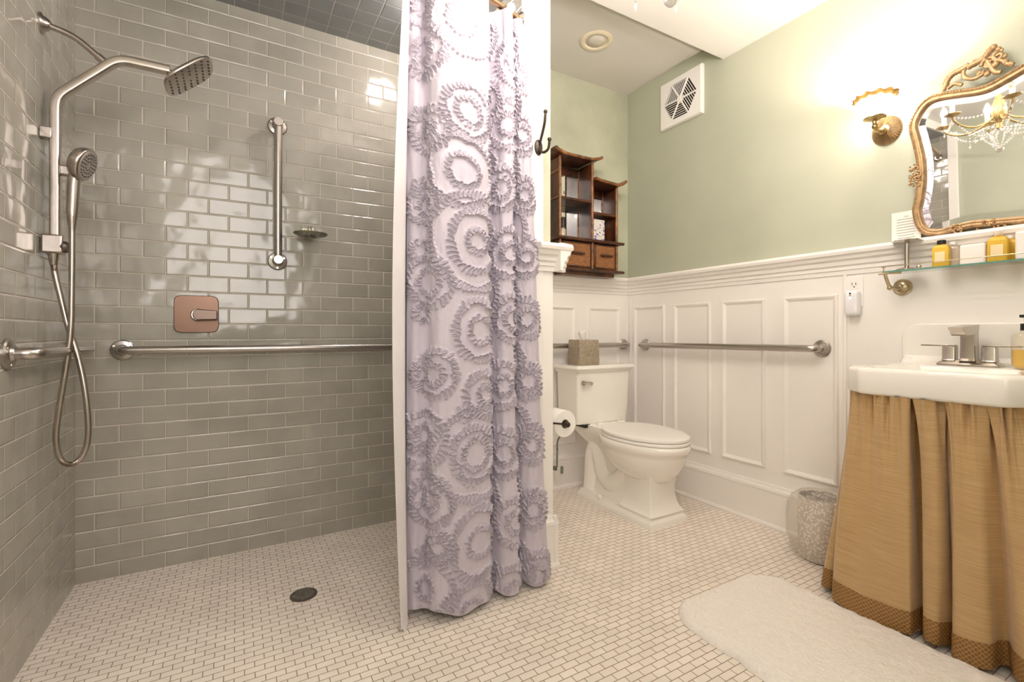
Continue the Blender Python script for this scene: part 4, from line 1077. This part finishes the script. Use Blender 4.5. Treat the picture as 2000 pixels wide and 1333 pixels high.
def basin(z,f):
    # inner bowl outline with the same vertex count as octr
    n=30; out=[]; cx_=SX0+.045+.155; 
    base=octr(z,0)
    for p in base:
        v=Vector((p.x-(SX0+.20),p.y-SC)); 
        a=math.atan2(v.y,v.x); e=3.6; c_,s_=math.cos(a),math.sin(a)
        k=1/((abs(c_)**e+abs(s_)**e)**(1/e))
        out.append(Vector((SX0+.190+.150*f*k*c_,SC+.180*f*k*s_,z)))
    return out
R=[octr(.755,.012),octr(.752,.020)][::-1]+[octr(.757,.004),octr(.765,.0),octr(.828,.0),octr(.838,.003),octr(.842,.010),octr(.843,.024),basin(.841,1.0),basin(.833,.96),basin(.80,.86),basin(.775,.70),basin(.768,.3)]
MB().loft(R).build('basin',POR,sk,ang=50)
# backsplash with chamfered top corners
m=MB(); pf=[(SC-HW,.838),(SC+HW,.838),(SC+HW,.865),(SC+HW,.955),(SC+HW-.012,.970),(SC+HW-.030,.986),(SC+HW-.045,.991),(SC-HW+.045,.991),(SC-HW+.030,.986),(SC-HW+.012,.970),(SC-HW,.955)]
m.prism(pf,lambda a,b:(SX1,a,b),lambda a,b:(SX1-.030,a,b)); m.build('backsplash',POR,sk,bevel=.006,seg=3)
# coved foot of the backsplash
m=MB(); pc=[(0,0),(0,.030),(-.004,.018),(-.012,.008),(-.026,.002),(-.030,0)]
m.prism(pc,lambda a,b:(SX1-.030+a,SC-HW+.01,.840+b),lambda a,b:(SX1-.030+a,SC+HW-.01,.840+b)); m.build('cove',POR,sk,ang=60)
MB().sphere((SX1-.034,SC+HW-.020,.842),.022,16,(1,1,1.0)).build('corner_boss',POR,sk)
# faucet
fc=thing('faucet',(2.175,.622,.843),'brushed nickel two-handle centreset faucet on the white sink','faucet')
FXc,FYc=2.165,.622
m=MB(); R=[]
for z,e in ((.8425,.0),(.848,.0),(.853,.004),(.858,.012),(.861,.014)):
    R.append([(FXc+a,FYc+b,z) for a,b in rrect_prof(.029-e,.082-e,.008,3)])
m.loft(R); m.build('base',M['nickel'],fc,ang=30)
for s_ in (-1,1):
    cy_=FYc+s_*.051
    MB().loft([[(FXc+a*k,cy_+b*k,z) for a,b in rrect_prof(.017,.017,.003,2)] for z,k in ((.860,1.15),(.866,1),(.905,1),(.908,.95))]).build('handle_post',M['nickel'],fc,ang=30)
    m=MB(); m.box(FXc-.012,FXc+.012,min(cy_-s_*.017,cy_+s_*.078),max(cy_-s_*.017,cy_+s_*.078),.908,.9135); m.build('lever',M['nickel'],fc,bevel=.001)
m=MB(); R=[]
for z,a_,b_,dx_ in ((.860,.026,.022,0),(.868,.021,.019,0),(.930,.020,.0185,0),(.958,.0215,.0185,-.002),(.978,.024,.0185,-.004)):
    R.append([(FXc+dx_+a,FYc+b,z) for a,b in rrect_prof(a_,b_,.002,2)])
m.loft(R); m.build('spout_column',M['nickel'],fc,ang=30)
m=MB(); m.prism([(FXc+.023,.984),(FXc+.023,.966),(FXc-.018,.950),(FXc-.090,.946),(FXc-.100,.951),(FXc-.104,.958),(FXc-.118,.966),(FXc-.122,.974)],lambda a,b:(a,FYc-.0192,b),lambda a,b:(a,FYc+.0192,b)); m.build('spout',M['nickel'],fc,bevel=.001)
# soap dispenser at the edge
dp=thing('soap_dispenser',(2.13,.49,.843),'clear soap bottle half full of amber liquid on the right side of the sink','soap dispenser')
dx0,dy0=2.120,.478
MB().lathe([(.001,.002),(.020,.002),(.029,.010),(.030,.020),(.030,.060),(.001,.060)],(dx0,dy0,.843),(0,0,1),28).build('liquid',M['amber'],dp)
M['dispenser']=thin_mat('clear_dispenser',(.97,.95,.9),.10,(.85,.78,.68),.06,1.45)
MB().lathe([(.001,.0),(.022,.0),(.031,.010),(.032,.020),(.032,.100),(.026,.108),(.013,.114),(.013,.122),(.001,.122)],(dx0,dy0,.843),(0,0,1),28).build('bottle',M['dispenser'],dp)
m=MB(); m.cyl((dx0,dy0,.963),(dx0,dy0,.985),.012,n=18); m.cyl((dx0,dy0,.985),(dx0,dy0,1.005),.004,n=10); m.box(dx0-.035,dx0+.010,dy0-.006,dy0+.006,1.003,1.012); m.build('pump',M['black'],dp,bevel=.001)

# ------------------------------------------------------------------ sink skirt
SB=[(2.235,.925),(2.10,.945),(1.98,.955),(1.905,.955),(1.872,.945),(1.868,.922),(1.880,.905),(1.862,.893),(1.815,.886),(1.797,.862),(1.788,.815),(1.792,.760),(1.803,.705),(1.806,.668),(1.812,.655),(1.845,.652),(1.872,.646),(1.868,.636),(1.835,.632),(1.812,.622),(1.804,.604),(1.810,.588),(1.840,.582),(1.862,.572),(1.838,.562),(1.806,.556),(1.790,.532),(1.796,.500),(1.815,.478),(1.846,.470),(1.868,.455),(1.850,.440),(1.815,.430),(1.795,.405),(1.792,.370),(1.805,.335),(1.84,.305),(1.92,.285),(2.05,.275),(2.235,.285)]
ST=[(2.24,.838),(2.10,.836),(1.98,.835),(1.90,.834),(1.868,.832),(1.850,.826),(1.852,.812),(1.840,.806),(1.818,.802),(1.803,.786),(1.792,.765),(1.785,.735),(1.784,.700),(1.786,.672),(1.790,.660),(1.822,.654),(1.846,.648),(1.838,.640),(1.808,.637),(1.786,.628),(1.784,.608),(1.787,.592),(1.815,.586),(1.838,.578),(1.812,.570),(1.785,.562),(1.783,.538),(1.785,.512),(1.790,.496),(1.818,.488),(1.840,.478),(1.812,.468),(1.787,.460),(1.786,.445),(1.798,.430),(1.815,.412),(1.845,.388),(1.90,.384),(2.05,.382),(2.24,.382)]
sb=np.array(cr([(a,b,0) for a,b in SB],16))[:,:2]; st=np.array(cr([(a,b,0) for a,b in ST],16))[:,:2]
sb,st,SL=resample(sb,st,760)
sS=np.linspace(0,SL,760)
def skirt_grid(z0,z1,nz_,out=0):
    z=np.linspace(z0,z1,nz_); t=((z-.018)/(.757-.018)).clip(0,1)[:,None]
    tb2=t**1.25
    X_=(1-tb2)*sb[None,:,0]+tb2*st[None,:,0]; Y_=(1-tb2)*sb[None,:,1]+tb2*st[None,:,1]
    dx=np.gradient(X_,axis=1); dy=np.gradient(Y_,axis=1); l=np.hypot(dx,dy)+1e-9
    nx_,ny_=dy/l,-dx/l        # towards the room
    gat=t**8*(.0115*np.sin(sS*118+2*np.sin(sS*40))+.0055*np.sin(sS*251+1.3))[None,:]
    rip=.0105*np.sin(sS*27+2)[None,:]*np.sin(t*2.6)+.002*np.sin(sS*75+5*t)
    n_=gat+rip+out
    Z_=np.repeat(z[:,None],X_.shape[1],1)+ (1-t)*(.006*np.sin(sS*17))[None,:]
    return X_-nx_*n_*-1*sgn_n, Y_-ny_*n_*-1*sgn_n, Z_
sgn_n=1
# make sure the offset points to the room (towards -X on the front)
_x=np.gradient(sb[:,0]); _y=np.gradient(sb[:,1]); k_=int(np.argmin(np.abs(sb[:,1]-.76)+(sb[:,0]>1.82)*9)); 
if _y[k_]>0: sgn_n=-1
X_,Y_,Z_=skirt_grid(.085,.757,170)
ss=thing('sink_skirt',(1.9,.61,.018),'pleated gold silk skirt hanging around the sink down to the floor','sink skirt')
M['silk_o']=M['silk']
skc=grid_obj('skirt_cloth',X_,Y_,Z_,M['silk'],ss,org=tuple(ss.location))
X2,Y2,Z2=skirt_grid(.018,.090,14,out=.0012)
uvg=(np.repeat(sS[None,:],14,0),np.repeat(np.linspace(.018,.090,14)[:,None],760,1))
bd=grid_obj('skirt_border',X2,Y2,Z2,M['trimband'],ss,uv=uvg,org=tuple(ss.location)); lab(bd,'darker braided gold border')

# ------------------------------------------------------------------ waste bin
wb=thing('waste_bin',(2.135,1.075,0),'small white pebbled waste bin with a puffed clear bag, beside the gold skirt','waste bin')
bcx,bcy=2.135,1.078
m=MB(); R=[[(bcx+r_*math.cos(2*PI*k/40),bcy+r_*math.sin(2*PI*k/40),z) for k in range(40)] for r_,z in ((.075,.004),(.082,.010),(.090,.10),(.092,.20),(.088,.262),(.084,.262),(.086,.20),(.080,.02))]
m.loft(R,True,True); m.build('bin',M['speckle'],wb,ang=60)
m=MB(); R=[]
r_=random.Random(2)
ph=[r_.random()*6 for k in range(6)]
for rr,z in ((.080,.10),(.084,.20),(.086,.268),(.091,.272),(.104,.255),(.122,.215),(.130,.16),(.126,.10),(.112,.05),(.098,.022),(.088,.012)):
    out=[]
    for k in range(72):
        a=2*PI*k/72
        amp=.0 if rr<.093 else .010
        q=rr+amp*(math.sin(3*a+ph[0]+z*9)+.5*math.sin(7*a+ph[1]-z*20)+.35*math.sin(13*a+ph[2]+z*33))*.6
        side=1-.25*max(0,math.cos(a+.6))      # slimmer next to the skirt
        if rr>.093: q=.088+(q-.088)*side
        out.append((bcx+q*math.cos(a),bcy+q*math.sin(a),z))
    R.append(out)
m.loft(R,False,False); m.build('bag',M['bag'],wb,ang=80)

# ------------------------------------------------------------------ bath mat
NX_,NY_=260,380
u=np.linspace(-1,1,NX_); v=np.linspace(-1,1,NY_); U,Vv=np.meshgrid(u,v)
# square-to-rounded-rectangle
hx_,hy_=.272,.432; rc_=.12
Xr=U*hx_; Yr=Vv*hy_
ax_=np.maximum(np.abs(Xr)-(hx_-rc_),0); ay_=np.maximum(np.abs(Yr)-(hy_-rc_),0)
m_=np.maximum(ax_,ay_); d_=np.hypot(ax_,ay_); k_=np.where(d_>1e-9,m_/np.maximum(d_,1e-9),1)
Xr=np.sign(Xr)*(np.minimum(np.abs(Xr),hx_-rc_)+ax_*k_); Yr=np.sign(Yr)*(np.minimum(np.abs(Yr),hy_-rc_)+ay_*k_)
edge=np.maximum(np.abs(U),np.abs(Vv))
ed=np.minimum((1-np.abs(U))*hx_,(1-np.abs(Vv))*hy_)
hgt=.020*(1-np.exp(-ed/.006))+.001
rng=np.random.RandomState(5)
def smooth_noise(sh,k,amp):
    n=rng.randn(*sh)
    for _ in range(k):
        n=(n+np.roll(n,1,0)+np.roll(n,-1,0)+np.roll(n,1,1)+np.roll(n,-1,1))/5
    return n/n.std()*amp
hgt=hgt+(smooth_noise(hgt.shape,2,.0006)+smooth_noise(hgt.shape,60,.0012))*np.minimum(ed/.01,1)
Xr=Xr+smooth_noise(hgt.shape,6,.0010); Yr=Yr+smooth_noise(hgt.shape,6,.0010)
Xm=1.528+Xr-.010*np.cos(Yr*5.2)*(U<0)*np.abs(U); Ym=.715+Yr
# left edge has a small tuck
Xm=Xm+.010*np.exp(-((Ym-.865)/.035)**2)*(U<-.5)*np.abs(U)
bm_=grid_obj('bath_mat',Xm,Ym,np.maximum(hgt,.001),M['fur'],org=(1.528,.715,0.0)); tag(bm_,'cream fluffy bath mat with rounded corners on the mosaic floor','bath mat')

# ------------------------------------------------------------------ chandelier
CXc,CYc=.995,.88
ch=thing('chandelier',(CXc,CYc,1.80),'brass candle chandelier dripping with crystal beads, hanging from the ceiling','chandelier')
MB().lathe([(.001,2.44),(.055,2.44),(.055,2.425),(.030,2.405),(.001,2.40)],(CXc,CYc,0),(0,0,1),32).build('canopy',M['brass'],ch)
m=MB()
for k in range(8):
    z=2.405-k*.019
    a=0 if k%2 else PI/2
    P=[(CXc+.006*math.cos(q)*math.cos(a),CYc+.006*math.cos(q)*math.sin(a),z+.0125*math.sin(q)-.006) for q in [2*PI*i/14 for i in range(14)]]
    m.tube(P,.0016,6,closed=True)
m.build('chain',M['brass'],ch)
MB().lathe([(.001,2.25),(.006,2.25),(.012,2.18),(.009,2.11),(.024,2.06),(.032,2.02),(.028,1.985),(.012,1.955),(.017,1.93),(.001,1.92)],(CXc,CYc,0),(0,0,1),28).build('hub',M['brass'],ch)
arms=[]
for k in range(6):
    a=2*PI*k/6+.60; ca,sa=math.cos(a),math.sin(a)
    f=lambda r,z,ca=ca,sa=sa:(CXc+r*ca,CYc+r*sa,z)
    am=MB().tube(cr([f(.02,2.00),f(.06,1.965),f(.12,1.945),f(.18,1.955),f(.222,1.985),f(.23,2.01)],7),.0052,9).build('arm',M['brass'],ch,ang=80)
    m=MB(); m.lathe([(.001,0),(.010,0),(.026,.006),(.036,.012),(.036,.015),(.012,.010),(.001,.010)],f(.23,2.006),(0,0,1),24); m.build('drip_pan',M['brass'],am,ang=40)
    MB().cyl(f(.23,2.016),f(.23,2.072),.0105,n=16).build('candle_sleeve',M['candle'],am)
    MB().lathe([(.001,0),(.009,.002),(.0145,.018),(.013,.030),(.006,.050),(.001,.060)],f(.23,2.073),(0,0,1),14).build('bulb',M['bulb'],am)
    arms.append((a,f))
def strand(P,r=.0066,gap=.0135,name='crystal_strand',drop=True):
    m=MB(); acc=gap
    P=[Vector(p) for p in P]
    for i in range(1,len(P)):
        acc+=(P[i]-P[i-1]).length
        if acc>=gap: m.octa(P[i],r,r*1.1); acc=0
    if drop:
        q=P[-1]; m.octa((q.x,q.y,q.z-.012),.006,.013)
    m.build(name,M['crystal'],ch,smooth=False)
for k in range(6):
    a,f=arms[k]; a2,f2=arms[(k+1)%6]
    p=Vector(f(.23,2.004)); q=Vector(f2(.23,2.004))
    P=[p.lerp(q,u_)+Vector((0,0,-.035*4*u_*(1-u_))) for u_ in np.linspace(0,1,60)]
    strand(P,drop=False)
    c_=Vector((CXc,CYc,1.94)); P=[p.lerp(c_,u_)+Vector((0,0,-.075*4*u_*(1-u_))) for u_ in np.linspace(0,1,60)]
    strand(P,drop=False)
    P=[p+Vector((0,0,-.006-.016*u_)) for u_ in np.linspace(0,1,12)]; strand(P,.004)
    pm=Vector(f(.12,1.94)); strand([pm+Vector((0,0,-.06*u_)) for u_ in np.linspace(0,1,12)],.004)
for k in range(10):
    a=2*PI*k/10
    P=[Vector((CXc+(.075*math.cos(u_*PI/2)+.004)*math.cos(a),CYc+(.075*math.cos(u_*PI/2)+.004)*math.sin(a),1.935-.112*u_)) for u_ in np.linspace(0,1,40)]
    strand(P,.0048,.010,drop=False)
MB().sphere((CXc,CYc,1.842),.018,12).build('crystal_ball',M['crystal'],ch,smooth=False)



for o in ch.children:
    if o.name.split('.')[0] in ('hub','arm','crystal_strand'): o.location.z+=.022
for o in list(bpy.data.objects):
    if '_o' in o: del o['_o']
